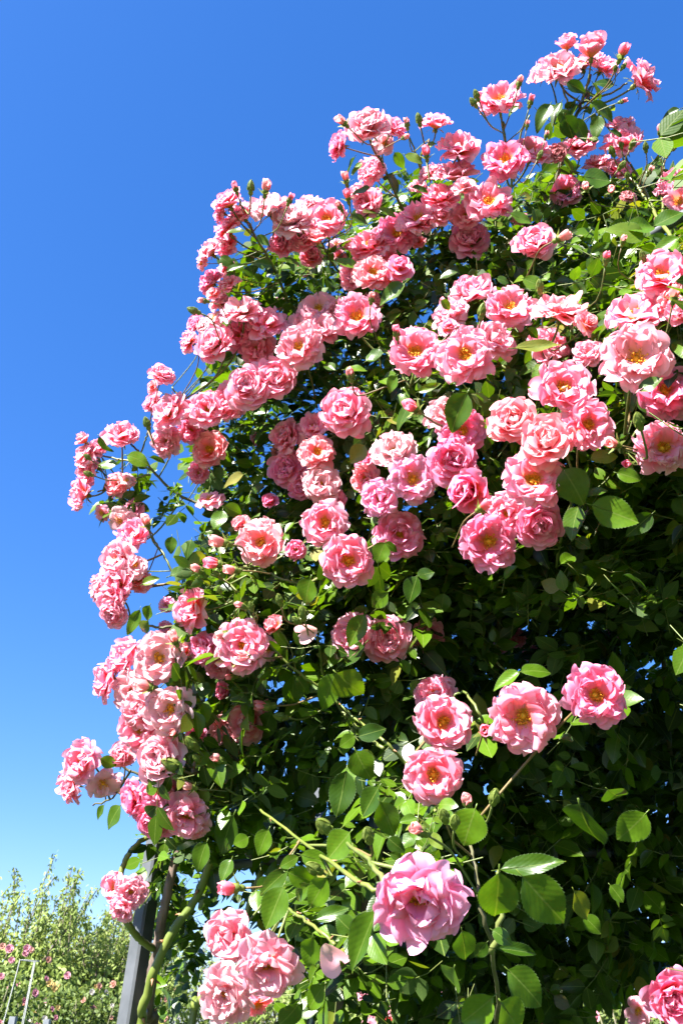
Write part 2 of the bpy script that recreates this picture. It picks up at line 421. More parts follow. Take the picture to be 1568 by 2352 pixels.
# leaflets: base at origin, midrib along +Y (length 1), face +Z
def leaf_mesh(name, m, seed, seg=9, wr=.33, serr=True, fold=.20, droop=.18, bite=False):
    rng = np.random.default_rng(seed); mb = MB()
    ts = np.linspace(0, 1, seg+1); v = []; uv = []; f = []
    def prof(t): return wr*(math.sin(math.pi*min(1, max(0, t))**.80)**.88) if 0 < t < 1 else 0.0
    wob = rng.uniform(-1, 1, 3)
    def P(t, s, w):
        z = fold*abs(s)*w*1.1 - droop*t*t + .025*math.sin(7*t+wob[0])*s + .02*math.sin(11*t+wob[1])*abs(s)
        x = s*w + .05*wob[2]*t*t
        return (x, t, z)
    for i, t in enumerate(ts):
        for s in (-1, -.5, 0, .5, 1):
            w = prof(t)
            v.append(P(t, s, w)); uv.append((.5+.5*s*(w/wr), t))
    for i in range(seg):
        for j in range(4):
            a = i*5+j; f.append((a, a+1, a+6, a+5))
    if serr:      # saw teeth along both edges
        nt_ = 15
        for s in (-1, 1):
            for k in range(nt_):
                ta = .06 + .90*k/nt_; tb = .06 + .90*(k+.95)/nt_; tc = .06 + .90*(k+1.05)/nt_
                a = Vector(P(ta, s, prof(ta)*.985)); b = Vector(P(tb, s, prof(tb)*.985)); c = Vector(P(min(.99, tc), s, prof(min(.99, tc))+.022))
                n = len(v); v += [a, b, c]; uv += [(.5+.49*s, ta), (.5+.49*s, tb), (.5+.5*s, tb)]
                f.append((n, n+1, n+2) if s > 0 else (n+1, n, n+2))
    mb.add(v, f, uv)
    mb.add(*tube([(0, -.13, .0), (0, 0, 0), (0, .5, -droop*.25-.006)], [.016, .014, .006], 4))
    return mb.mesh(name, m)
LEAFS = [leaf_mesh('leaf', M['leaf'], s, wr=w, fold=fo, droop=dr) for s, w, fo, dr in ((1, .33, .2, .16), (2, .36, .08, .25), (3, .30, .35, .1), (4, .35, .15, -.08), (5, .34, .28, .3))]

# ================================================================== the setting
gm_ = MB().add([(-400, -400, 0), (400, -400, 0), (400, 400, 0), (-400, 400, 0)], [(0, 1, 2, 3)])
tag(gm_.build('ground', M['grass'], smooth=False), kind='structure')

# ================================================================== catalogue of the blooms
# x, y, width (on the 1568 x 2352 sheet), kind, facing right, facing up, tone, metres farther away, label
BL = [
 # tall shoot, upper right
 (1248,163,70,'f',-.6,.1,'n',.06), (1282,157,90,'o',-.15,.10,'p',.0,'pale pink double bloom at the left of the topmost cluster'), (1300,106,44,'c',.15,.8,'n',.03), (1357,118,62,'c',.1,.75,'n',-.03,'half-open pink rose crowning the topmost cluster'),
 (1337,146,66,'f',-.2,.5,'p',.04), (1383,152,66,'f',.4,.2,'n',.05), (1473,183,92,'f',.85,.10,'n',0,'pink bloom in profile at the far right of the topmost cluster'),
 (1147,228,100,'o',-.05,.15,'n',0,'open pink rose standing alone against the sky beside green buds'), (1001,283,64,'f',.1,.6,'n',0), (1053,340,90,'o',0,.35,'n',0,'pink rose with yellow heart at the top of the slope'),
 (1160,367,98,'o',-.05,.1,'k',-.02,'deep pink rose in front of a paler one near the top'), (1220,350,88,'w',.2,.25,'n',.05), (1330,333,68,'d',-.2,.1,'n',.04), (1280,352,40,'d',-.3,-.3,'w',.02), (1441,452,32,'f',.1,.3,'w',-.03), (640,1035,30,'d',.1,-.2,'w',.06),
 (1425,290,64,'f',.1,.5,'n',.05), (1430,327,80,'f',-.1,.3,'n',0), (1372,377,58,'f',-.2,.4,'p',.04), (1417,390,54,'f',.2,.2,'n',.04), (1300,440,66,'w',-.1,-.1,'k',.10), (1548,425,84,'f',-.2,.2,'n',.0), (1560,462,60,'b',.1,-.4,'n',.0),
 (1046,397,86,'w',-.1,.4,'p',0), (988,398,54,'f',-.4,.4,'p',.03), (1010,453,76,'o',0,.2,'n',-.02), (1066,430,52,'s',.0,.3,'p',-.05), (1122,463,98,'o',.1,.1,'n',-.04,'pink rose with orange-gold heart below the deep pink one'),
 (1070,495,66,'f',-.1,-.2,'n',.01), (1013,500,44,'s',.1,.1,'n',-.03), (1077,551,80,'d',0,-.1,'k',.06), (1227,557,84,'d',-.1,.1,'n',-.03,'full crinkled pink rose alone among bright leaves'), (1197,503,36,'b',0,0,'k',.12),
 # second peak
 (843,290,90,'d',-.1,.0,'p',0,'big pale double rose on the second highest sprig'), (903,295,62,'f',.6,.3,'n',.04), (778,334,58,'d',-.75,-.25,'k',0,'dark pink rose in profile hanging left of its sprig'), (883,328,44,'b',.3,-.3,'P',.05), (852,392,62,'f',-.3,.0,'n',.06), (845,466,66,'f',-.3,0,'n',.10), (820,440,40,'f',-.3,0,'p',.10),
 # left peak
 (524,464,66,'d',-.4,.6,'n',0), (508,488,44,'f',-.7,-.2,'k',.02), (555,492,64,'f',-.3,.4,'p',.04), (620,478,86,'f',-.1,.5,'P',0,'palest bloom on the crest at the left peak'), (704,472,64,'f',-.2,.5,'p',.05), (672,508,88,'d',-.2,.3,'P',-.02), (751,503,86,'w',0,.0,'n',-.03,'mid pink rose facing the viewer at the end of the crest'),
 (650,559,58,'d',-.2,-.3,'k',.04), (695,546,64,'d',0,-.2,'n',.03), (729,551,38,'c',.1,.5,'s',-.05), (521,529,68,'f',-.5,.3,'n',.02), (521,562,54,'f',-.4,-.2,'n',.05), (481,577,62,'f',-.6,.3,'p',0), (461,604,32,'b',-.7,-.3,'p',0), (517,619,44,'f',-.5,.2,'p',.08),
 (483,645,54,'d',-.5,.2,'k',.03), (525,652,50,'f',-.2,.4,'s',0), (491,675,34,'s',-.3,.3,'s',-.02), (506,694,46,'f',-.3,.3,'p',.01), (493,727,46,'b',-.3,.3,'P',0), (470,746,42,'f',-.5,.3,'P',.02), (449,744,42,'d',-.6,.1,'k',.04), (434,784,48,'f',-.6,-.1,'n',.02), (493,790,84,'d',-.3,.05,'n',-.02,'full pink rose at the left end of the long mid cluster'),
 (553,712,90,'o',-.1,.35,'p',-.03,'pink rose with small orange heart above the long mid cluster'), (551,772,74,'f',-.2,-.2,'k',.03), (611,744,82,'f',.1,.3,'n',0), (592,803,74,'f',-.1,-.1,'n',.03), (731,709,86,'o',0,.2,'p',.02), (776,697,48,'b',.2,.4,'P',.04), (819,727,104,'o',.15,.05,'n',-.05,'broad pink rose at the right end of the long mid cluster'), (855,692,44,'f',.4,.2,'p',.06),
 (700,752,90,'f',-.1,.3,'p',.03), (686,795,100,'o',-.1,.0,'p',-.05), (738,756,76,'f',.2,.2,'p',.0), (716,592,46,'c',.1,-.2,'n',.06), (772,560,34,'b',0,.2,'P',.08), (806,563,34,'f',0,.1,'n',.06), (780,589,28,'b',0,-.2,'n',.1),
 # central slope
 (960,502,92,'o',-.05,.25,'n',-.02,'pink rose at the head of the central sloping cluster'), (911,536,84,'o',-.1,-.1,'k',.0), (847,562,82,'o',-.2,.3,'n',0), (877,588,60,'f',0,-.2,'n',.02), (817,632,74,'f',-.4,-.1,'n',.02), (856,626,80,'o',.1,.2,'s',-.04,'rose with orange heart beside a spiral young rose'), (916,616,62,'s',.15,.1,'k',-.04,'young rose with spiral centre at the end of the sloping cluster'), (900,642,44,'b',.1,-.5,'n',0), (961,555,30,'s',0,0,'s',.04), (960,430,40,'f',0,.3,'p',.08),
 # right middle, large
 (1081,670,94,'f',-.1,.4,'n',.05), (1171,706,116,'o',.2,.25,'n',.0,'pink rose with yellow heart in the middle of the upper right row'), (1287,712,120,'o',.1,.55,'s',-.02,'salmon-tinted wide rose at the right of the upper right row'), (1347,743,54,'s',.3,.2,'s',.03), (1036,722,80,'f',-.2,.35,'p',.03), (1029,752,44,'s',-.1,.3,'n',-.02), (953,808,124,'o',-.05,.0,'n',-.03,'tall pink rose at the left end of the right-hand cluster'), (1068,815,138,'o',-.1,.0,'n',-.08,'very large ruffled rose with brown-orange heart in the right-hand cluster'), (1132,782,96,'f',.3,.2,'p',.0),
 (1460,820,164,'o',-.05,.0,'p',-.06,'largest pale pink rose on the right with crinkled petals'), (1456,722,146,'w',-.2,.3,'n',.04), (1518,630,124,'w',.0,.15,'n',-.04,'cupped pink rose at the right edge with yellow heart'), (1539,694,54,'f',0,-.1,'s',.02), (1563,716,64,'f',.2,.0,'n',.02),
 (1291,890,138,'w',.0,.15,'n',-.05,'cupped rose with a bee on its yellow stamens'), (1179,966,120,'d',-.1,.0,'s',-.06,'round salmon-pink double rose left of its open neighbour'), (1351,976,118,'o',.1,-.05,'n',-.02), (1257,1011,128,'d',-.1,-.05,'s',-.09), (1224,1101,148,'o',.0,.05,'n',-.12,'open rose with golden heart at the foot of the right-hand group'), (1522,1028,126,'o',.05,.0,'n',-.05,'ruffled pink rose at the right edge below the shaded one'), (1526,895,134,'o',.05,-.15,'k',.07),
 (1265,797,94,'f',.2,.2,'n',.10), (1350,812,64,'f',-.2,.1,'p',.05), (1237,1204,106,'d',.15,-.25,'k',-.04), (1162,1180,94,'f',-.2,-.1,'n',-.03), (1122,1244,134,'o',.0,-.1,'k',-.08,'deep pink rose with dark heart hanging lowest of the right-hand group'), (1080,1126,92,'c',-.45,-.25,'k',-.04),
 # centre column
 (660,1003,76,'d',-.6,.0,'n',.02), (660,1076,76,'d',-.2,-.1,'k',.03), (692,1120,56,'d',-.1,-.3,'k',.06), (722,980,64,'f',-.1,.2,'n',.03), (729,1038,76,'o',.2,.15,'s',-.04,'small salmon rose with bright yellow heart in the centre column'), (795,945,118,'d',-.1,-.05,'n',-.05,'big pale-fronted double rose hanging in the centre column'), (737,1111,80,'f',.15,.25,'P',-.03,'pale blush bloom below the salmon one in the centre column'), (838,1100,62,'f',-.3,-.1,'s',.03), (838,1060,44,'d',0,0,'k',.06), (746,1200,98,'w',-.1,-.05,'n',-.02), (762,1150,56,'f',.2,.1,'k',.03), (800,1288,114,'w',.2,.0,'n',-.06,'wide pink rose at the foot of the centre column'),
 (905,1035,98,'f',-.1,.3,'P',-.02), (872,1146,86,'f',-.3,-.1,'l',-.03), (948,1100,106,'o',.1,-.1,'l',-.02), (917,1226,108,'f',.1,-.3,'k',.03), (1022,950,86,'f',-.1,.4,'P',0), (1063,990,96,'o',.1,-.1,'k',.0), (1040,1060,118,'d',.0,-.2,'k',-.03),
 # left mid
 (372,862,54,'d',.4,.45,'n',0), (351,888,28,'s',-.3,.2,'s',.0), (351,924,48,'d',-.6,.1,'n',.02), (391,946,86,'f',-.3,.1,'n',-.02,'pink bloom in profile at the left edge above the spray'), (383,1014,66,'f',-.2,-.2,'p',.01), (477,939,82,'f',-.1,.05,'n',-.02), (434,939,46,'f',0,.2,'n',.04), (440,988,60,'f',0,-.2,'k',.05), (525,922,88,'f',-.2,.0,'n',-.01), (571,890,100,'d',-.05,.05,'n',-.05,'tight-hearted double rose low in the left cluster'), (634,871,90,'d',.1,.0,'n',-.02), (481,1032,76,'w',0,.0,'s',.04), (458,1085,46,'f',-.1,-.3,'k',.06),
 (280,999,74,'f',.35,.5,'n',0,'lone pink bloom on the spray reaching left against the sky'), (194,1012,32,'c',-.4,.6,'s',0), (198,1046,58,'f',-.5,.2,'p',0), (226,1029,44,'f',.1,.4,'n',.03), (201,1082,60,'f',-.5,-.1,'n',.01), (186,1137,74,'f',-.75,-.1,'n',0,'pink bloom in profile at the tip of the left spray'), (233,1180,34,'b',-.2,-.5,'n',.02), (271,1113,52,'f',-.1,.0,'s',.02), (293,1102,32,'b',.3,.3,'P',0), (274,1196,60,'b',-.3,-.5,'P',.01), (308,1172,44,'f',.1,.1,'n',.04),
 (308,1226,74,'f',.0,.4,'n',0), (272,1286,90,'f',-.3,.15,'p',-.02,'pale pink bloom of the cluster overhanging the left edge'), (312,1297,50,'b',.3,.2,'P',-.02), (270,1342,84,'f',-.4,-.1,'n',0), (228,1348,58,'f',-.7,.0,'p',.02), (256,1378,76,'f',-.4,-.2,'n',.01), (262,1408,60,'d',-.2,-.4,'n',.02), (322,1335,48,'f',.1,.0,'s',.05),
 (483,1142,60,'b',-.1,.65,'p',0,'spent rose with bare stamens on top among dark leaves'), (619,1153,34,'c',.1,.3,'k',.04), (599,1246,100,'o',-.05,.05,'s',-.03,'salmon-pink rose with orange heart beside a row of buds'), (556,1205,38,'c',-.3,.4,'s',-.01), (680,1262,42,'f',0,-.1,'k',.06),
 # lower left
 (439,1399,96,'f',-.6,.1,'n',-.08,'pink bloom in profile facing left above the frilly lower cluster'), (467,1488,70,'d',-.5,-.1,'k',-.06), (502,1527,62,'f',-.2,-.4,'k',-.02), (557,1482,128,'f',-.05,.05,'n',-.10,'large frilly rose in front of crossing bud stems'), (615,1490,48,'b',.5,.1,'p',0), (632,1440,44,'c',-.5,.4,'s',-.03,'peach half-open rose above the frilly one'), (365,1511,116,'w',-.05,.05,'P',-0.1,'pale blush rose with wide petals in the lower left cluster'), (290,1506,84,'f',-.4,.3,'n',.03), (246,1560,90,'f',-.75,.0,'n',.02), (302,1587,84,'f',-.3,.1,'P',.01), (322,1628,84,'f',-.2,.0,'p',-0.07), (390,1629,104,'w',.05,.0,'P',-0.11,'whitest rose of the lower left cluster'), (430,1500,44,'f',.2,.2,'s',.05),
 (320,1674,94,'o',.0,-.05,'n',-0.07), (370,1738,112,'d',-.15,.1,'p',-0.1,'pale double rose with a green bud across it'), (372,1806,100,'o',-.1,-.05,'k',-0.07), (309,1832,78,'d',-.6,-.05,'k',-0.05), (355,1880,86,'d',-.2,-.2,'k',-0.06), (428,1874,98,'f',.1,-.05,'n',-0.1), (452,1907,44,'b',.2,-.4,'n',-0.08),
 (187,1748,88,'f',-.2,.2,'n',0,'pink bloom standing out at the far left of the lower cluster'), (163,1803,72,'f',-.6,-.2,'n',.02), (237,1803,66,'b',.3,-.4,'P',.02), (281,1740,56,'c',.2,.5,'p',.01), (572,1656,96,'d',-.1,.05,'s',-.04), (519,1672,70,'f',-.2,-.2,'s',-.01), (517,1588,38,'c',-.5,.0,'k',.0), (452,1682,48,'f',0,0,'k',.1), (384,1390,34,'f',0,0,'l',.12), (380,1442,30,'f',0,0,'l',.12),
 (264,2036,62,'w',-.5,.1,'n',0,'pink bloom hanging on an arching cane beside the grey post'), (301,2050,66,'f',.3,.15,'p',-.01), (280,2088,56,'f',-.1,-.3,'n',.01),
 (528,2152,120,'f',-.2,.15,'p',.0,'pale pink rose uppermost of the three at the bottom edge'), (616,2219,148,'f',.05,.05,'p',-.05,'largest ruffled rose of the three at the bottom edge'), (518,2284,134,'f',-.1,.05,'P',-.03,'palest rose of the three at the bottom edge'), (592,2311,60,'b',.3,-.5,'n',.03),
 # right, shaded hollow
 (805,1457,92,'f',-.2,.05,'n',-.03), (890,1468,100,'d',.05,.0,'n',-.05,'shaded double rose in the dark hollow'), (982,1459,70,'d',.1,-.1,'k',.02),
 (1018,1658,130,'w',.05,.05,'n',-.02,'lit pink rose with gold heart above its twin, right of the leafy cane'), (995,1592,84,'f',-.2,.3,'n',.03), (995,1781,134,'w',.05,.0,'n',-.04,'lit pink rose with gold heart below its twin'), (1200,1647,164,'o',-.05,.0,'n',-.05,'large round rose with brown-orange heart in the dark hollow'), (1367,1597,144,'o',-.05,.05,'k',0,'half-shaded round rose with gold heart at the right of the dark hollow'),
 (961,2066,218,'f',-.02,-.12,'l',0,'nearest and largest rose low in the picture with brown stamens'), (1545,2290,124,'d',-.1,-.1,'k',0,'shaded purple-pink rose at the lower right corner'), (1465,2322,52,'b',-.1,.3,'p',.35),
]
# ---- distance of the plant's front, smoothed from the apparent sizes of the full blooms (about 9.2 cm each)
big = [(b[0], b[1], 171.0/b[2]) for b in BL if b[2] >= 70]
BX = np.array([b[0] for b in big], float); BY = np.array([b[1] for b in big], float); BZ = np.array([b[2] for b in big])
def front(x, y, s=130.0):
    w = np.exp(-((BX-x)**2 + (BY-y)**2)/(2*s*s)) + 2e-3*np.exp(-((BX-x)**2 + (BY-y)**2)/(2*500.0**2)) + 1e-9
    return float((w*BZ).sum()/w.sum())

BUDS = [  # x, y, length, points right, points up, kind
 (1096,224,22,-.5,.8,'g'), (1090,240,22,-.7,.6,'g'), (1190,197,26,.2,.9,'p'), (1216,240,26,.2,.9,'p'), (1209,292,18,.1,.9,'p'), (1252,316,18,.2,.9,'p'), (1422,136,32,.3,.8,'o'), (1412,160,16,-.3,.3,'g'), (1428,156,16,.4,.5,'g'), (1424,234,20,.7,.0,'p'),
 (1516,309,28,-.2,.9,'p'), (1531,325,18,.4,.7,'g'), (1531,356,18,.1,.8,'g'), (1542,344,16,.6,.4,'g'), (1482,343,20,-.3,.8,'g'), (1426,335,22,-.3,.8,'p'), (1449,335,20,.3,.8,'g'), (1360,320,18,.6,-.4,'g'), (1406,352,22,-.5,.6,'g'), (1424,384,20,.4,.5,'g'), (1488,399,22,.3,.8,'p'), (1440,408,18,-.4,.5,'g'), (1347,436,22,-.5,.3,'o'), (1404,442,22,-.4,.2,'o'), (1237,360,18,.4,.8,'g'), (1477,594,24,-.5,.8,'g'), (1278,551,34,.7,.2,'o'), (1390,602,30,.0,.9,'p'),
 (794,287,28,-.7,.4,'o'), (796,422,26,-.2,.9,'o'), (800,461,26,-.2,.8,'o'), (935,291,24,-.2,.9,'p'), (963,281,24,-.3,.9,'g'), (980,364,26,-.2,.8,'o'), (926,317,22,.5,-.1,'p'), (783,480,24,-.5,.7,'p'),
 (543,439,26,-.3,.9,'p'), (576,437,26,.1,1,'g'), (609,446,30,.2,.9,'o'), (663,465,26,.4,.8,'p'), (474,692,24,-.9,.1,'p'), (451,716,26,-.9,.3,'g'), (911,772,32,-.2,.8,'p'), (852,692,26,.1,.9,'p'), (806,870,32,-.2,.9,'p'), (958,943,38,-.7,.4,'o'),
 (340,978,26,-.2,.9,'g'), (340,1209,30,-.1,.8,'o'), (204,1052,18,-.5,.5,'g'), (208,1090,20,-.7,.3,'g'), (522,1249,40,-.9,.2,'o'), (509,1297,38,-.9,.2,'o'), (546,1310,32,-.9,.1,'o'), (466,1312,36,-.8,.4,'p'), (500,1320,18,-.5,.6,'g'), (505,1358,18,-.3,.8,'g'),
 (643,1382,26,-.2,.9,'g'), (697,1415,32,-.2,.9,'g'), (685,1428,24,-.7,.6,'g'), (561,1395,30,-.7,.5,'p'), (578,1397,22,-.2,.9,'g'), (523,1458,40,-.8,.1,'p'), (580,1508,46,-.9,.2,'p'), (539,1555,26,-.9,.1,'p'), (350,1580,40,-.8,.3,'o'), (405,1478,32,-.3,.8,'o'), (620,1621,46,-.9,.1,'p'), (650,1647,30,-.9,.3,'g'), (402,1688,24,-.2,.6,'o'), (446,1713,38,-.5,.8,'g'), (455,1745,24,-.4,.7,'g'), (510,1748,36,-.7,.6,'p'), (405,1762,48,-.8,.6,'g'), (420,1790,30,-.8,.4,'g'), (446,1810,28,-.8,.4,'o'),
 (751,1905,48,-.6,.8,'g'), (847,1925,42,-.2,1,'g'), (728,1998,42,-.7,.6,'g'), (548,2040,46,-.9,.2,'o'), (972,1912,52,-.7,.6,'p'), (1021,1880,38,-.3,.9,'g'), (1043,1893,36,.0,1,'g'), (1075,1850,44,-.3,.9,'p'), (1133,1837,40,.1,1,'g'), (1110,1681,40,-.1,.4,'o'), (1468,975,38,-.4,.8,'g'), (1418,1022,36,-.8,.1,'o'), (1445,1066,26,-.6,.0,'o'), (1105,722,30,.1,.9,'g'), (1239,665,28,-.2,.9,'g'), (1100,1170,34,.6,.5,'o'), (1545,690,34,.0,.9,'o'), (1428,560,24,.1,.9,'p'),
]
# ---- the canes: x, y, metres in front of (-) or behind (+) the plant's front; radius in mm at both ends
CANES = [
 ('cane', [(960,2112,.03), (880,2052,-.04), (800,2008,-.09), (690,1930,-.11), (590,1853,-.11), (500,1800,-.10), (430,1752,-.08)], 2.9, 2.6),
 ('cane', [(1010,1880,.25), (940,1770,.14), (884,1703,-.02), (820,1655,-.05), (760,1600,-.07), (690,1548,-.08), (630,1490,-.06), (590,1440,-.05), (545,1360,.0), (500,1320,.02)], 3.2, 2.4),
 ('stem', [(880,1720,.02), (790,1640,.0), (745,1560,-.02), (730,1470,-.02), (690,1440,-.02)], 4.0, 2.5),
 ('cane', [(770,2170,.0), (730,2135,-.02), (690,2105,-.02), (660,2085,.0)], 2.8, 2.2),
 ('stem', [(900,2060,-.06), (868,2005,-.08), (845,1975,-.08), (780,1925,-.08)], 3.2, 2.2),
 ('stem', [(700,1345,.06), (650,1330,.02), (600,1310,.0), (560,1300,.0)], 3.5, 2.2),
 ('darkcane', [(1255,520,.18), (1275,420,.08), (1300,340,.03), (1322,270,.0), (1342,215,0), (1356,172,.0)], 6.0, 3.2),
 ('stem', [(1312,290,.02), (1300,230,.01), (1286,185,.02)], 3.0, 2.2), ('stem', [(1335,235,.02), (1400,215,.02), (1440,190,.01)], 3.0, 2.2),
 ('stem', [(1175,430,.10), (1160,330,.04), (1155,280,.02)], 3.2, 2.4), ('stem', [(1180,420,.1), (1190,330,.05), (1214,265,.0)], 2.8, 2.0),
 ('stem', [(940,520,.12), (905,440,.05), (870,360,.02), (850,320,.02)], 4.0, 2.6), ('stem', [(985,470,.12), (965,380,.05), (985,320,.02)], 3.0, 2.0), ('stem', [(965,390,.06), (950,340,.04), (936,305,.02)], 2.5, 1.8),
 ('stem', [(660,690,.15), (620,600,.06), (590,550,.03), (565,500,.02), (550,460,.0)], 4.0, 2.4), ('stem', [(790,640,.12), (760,600,.05), (740,560,.02)], 3.2, 2.2),
 ('stem', [(1560,700,.2), (1500,480,.1), (1460,400,.03), (1430,350,0)], 4.0, 2.2), ('cane', [(1590,620,.1), (1540,550,.05), (1490,470,.03), (1440,400,.0), (1410,370,.0)], 5.0, 2.4), ('stem', [(1520,520,.05), (1520,420,.02), (1525,350,.0)], 3.0, 2.0),
 ('darkcane', [(640,1330,.35), (560,1220,.2), (470,1165,.1), (400,1130,.05), (350,1080,.0), (320,1040,.0), (300,1020,.0)], 5.0, 2.6), ('stem', [(350,1080,0), (300,1060,.0), (250,1050,.0), (215,1040,.01)], 3.2, 2.2), ('stem', [(345,1090,.0), (270,1110,.01), (225,1130,.01)], 3.2, 2.2), ('stem', [(320,1050,.0), (333,1015,.0), (340,990,.0)], 2.6, 2.0),
 ('stem', [(470,960,.1), (420,920,.03), (395,890,.02)], 3.0, 2.0), ('stem', [(420,1370,.1), (390,1300,.04), (360,1250,.02), (345,1220,.0)], 3.2, 2.2),
 ('darkcane', [(470,1420,.2), (400,1440,.08), (350,1440,.05), (300,1420,.05)], 4.0, 2.6), ('darkcane', [(470,1720,.2), (400,1640,.08), (350,1560,.06), (320,1520,.06)], 5.0, 3.0),
 ('darkcane', [(440,1860,.2), (350,1800,.06), (290,1765,.03), (240,1740,.01)], 4.0, 2.4), ('darkcane', [(300,1770,.03), (260,1830,.03), (215,1850,.02)], 3.0, 2.0),
 ('darkcane', [(1130,1640,.45), (1140,1520,.40), (1148,1380,.36), (1150,1260,.3), (1140,1100,.2), (1130,900,.12)], 7.0, 5.0),
 ('darkcane', [(1415,2400,.75), (1450,2260,.75), (1490,2150,.78), (1530,2020,.8), (1540,1800,.8), (1520,1500,.8), (1480,1250,.6), (1440,1050,.4)], 8.0, 5.0),
 ('darkcane', [(1100,2480,.25), (1140,2330,.30), (1130,2180,.24), (1105,2090,.20), (1090,2000,.16), (1080,1940,.08), (1090,1890,.02)], 3.6, 2.2), ('stem', [(1130,2190,.02), (1150,2080,.0), (1145,2000,-.06)], 3.5, 2.2), ('stem', [(1130,1700,.3), (1100,1640,.1), (1065,1590,.03), (1040,1600,.02)], 3.2, 2.4),
 ('stem', [(1230,1420,.3), (1270,1320,.15), (1300,1180,.03), (1330,1130,.0)], 3.2, 2.4), ('stem', [(1250,1000,.15), (1200,880,.1), (1150,840,.05)], 4.0, 2.5), ('darkcane', [(1200,980,.2), (1230,830,.08), (1245,760,.04)], 4.0, 2.6),
 ('stem', [(1180,1560,.25), (1080,1470,.2), (1000,1450,.14)], 2.6, 2.0), ('stem', [(1420,1180,.2), (1440,1090,.06), (1430,1030,.02)], 3.0, 2.0), ('stem', [(880,860,.12), (870,800,.05), (905,830,.02), (940,890,.04)], 3.0, 2.2),
]
CANE_PTS = []
rose = link('climbing_rose', None); rose.location = (-.42, 2.2, 0); rose.empty_display_size = .3
tag(rose, 'tall climbing rose covered in ruffled pink double blooms trained over a grey steel arch', 'climbing rose')
RINV = Matrix.Translation(-Vector(rose.location))
def loc(p): return Vector(p) - Vector(rose.location)

def add_cane(pts, r_a, r_b, m, name='cane', n=7):
    sp = spline(pts, 6); k = len(sp)
    jit = [Vector(RNG.normal(0, .0012, 3)) for _ in sp]
    rad = [(r_a + (r_b-r_a)*i/(k-1))*(1 + .05*math.sin(i*1.7)) for i in range(k)]
    o = MB().add(*tube([loc(p+j) for p, j in zip(sp, jit)], rad, n)).build(name, M[m], rose)
    CANE_PTS.extend(sp); return o, sp, rad
def thorns(o, sp, rad, every, ln=.009):
    th = MB().add(*tube([(0, 0, 0), (.15, 0, .45), (.42, 0, .8), (.7, 0, 1.0)], [.34, .2, .1, .015], 5)).mesh('thorn', M['thorn'])
    for i in range(2, len(sp)-2, every):
        t = (sp[i+1]-sp[i-1]).normalized(); q = t.orthogonal().normalized(); q = Matrix.Rotation(random.uniform(0, 6.28), 3, t) @ q
        rt = Matrix((-t, q.cross(-t), q)).transposed()
        link('thorn', th, o, Matrix.Translation(loc(sp[i] + q*rad[i]*.9)) @ (rt*ln).to_4x4())
for m, pts, ra, rb in CANES:
    o, sp, rad = add_cane([at(x, y, front(x, y)+.035+d) for x, y, d in pts], ra/1000, rb/1000, m)
    if m == 'cane': thorns(o, sp, rad, 4, .007)

# thick canes rising from the ground beside the post
PX, PY = -.445, 2.34
def gp(x, y, z): return at(x, y, z)
o, sp, rad = add_cane([Vector((-.36, 1.95, 0)), Vector((-.40, 2.02, .7)), gp(312,2420,1.92), gp(328,2320,1.92), gp(362,2210,1.93), gp(405,2130,1.95), gp(452,2060,1.97), gp(490,1960,1.98), gp(520,1860,2.0), gp(530,1700,2.05), gp(520,1500,2.1)], .0120, .0085, 'cane', 'cane', 9); thorns(o, sp, rad, 5, .014)
o, sp, rad = add_cane([Vector((-.43, 2.12, 0)), Vector((-.45, 2.14, .7)), gp(338,2420,2.0), gp(340,2330,2.0), gp(350,2240,2.0), gp(362,2180,2.0), gp(372,2120,2.01), gp(386,2050,2.03), gp(402,1980,2.05), gp(430,1860,2.1), gp(455,1700,2.15), gp(480,1450,2.2)], .0145, .010, 'bark', 'old_cane', 10); thorns(o, sp, rad, 7, .012)
o, sp, rad = add_cane([gp(352,2178,1.99), gp(322,2158,1.96), gp(300,2130,1.94), gp(284,2095,1.95), gp(276,2050,1.96), gp(280,2000,1.98), gp(300,1955,2.0), gp(335,1925,2.03), gp(385,1905,2.06)], .0085, .006, 'cane', 'cane', 8)
o, sp, rad = add_cane([Vector((-.02, 1.9, 0)), gp(752,2420,1.8), gp(755,2352,1.8), gp(768,2310,1.8), gp(772,2270,1.8), gp(800,2200,1.85), gp(830,2080,1.9), gp(880,1900,2.0), gp(900,1600,2.05)], .022, .010, 'bark', 'old_cane', 9)
o, sp, rad = add_cane([Vector((-.30, 1.9, .3)), gp(430,2420,1.9), gp(450,2310,1.9), gp(520,2240,1.92), gp(560,2120,1.95), gp(600,2000,2.0)], .010, .007, 'cane', 'cane', 8)

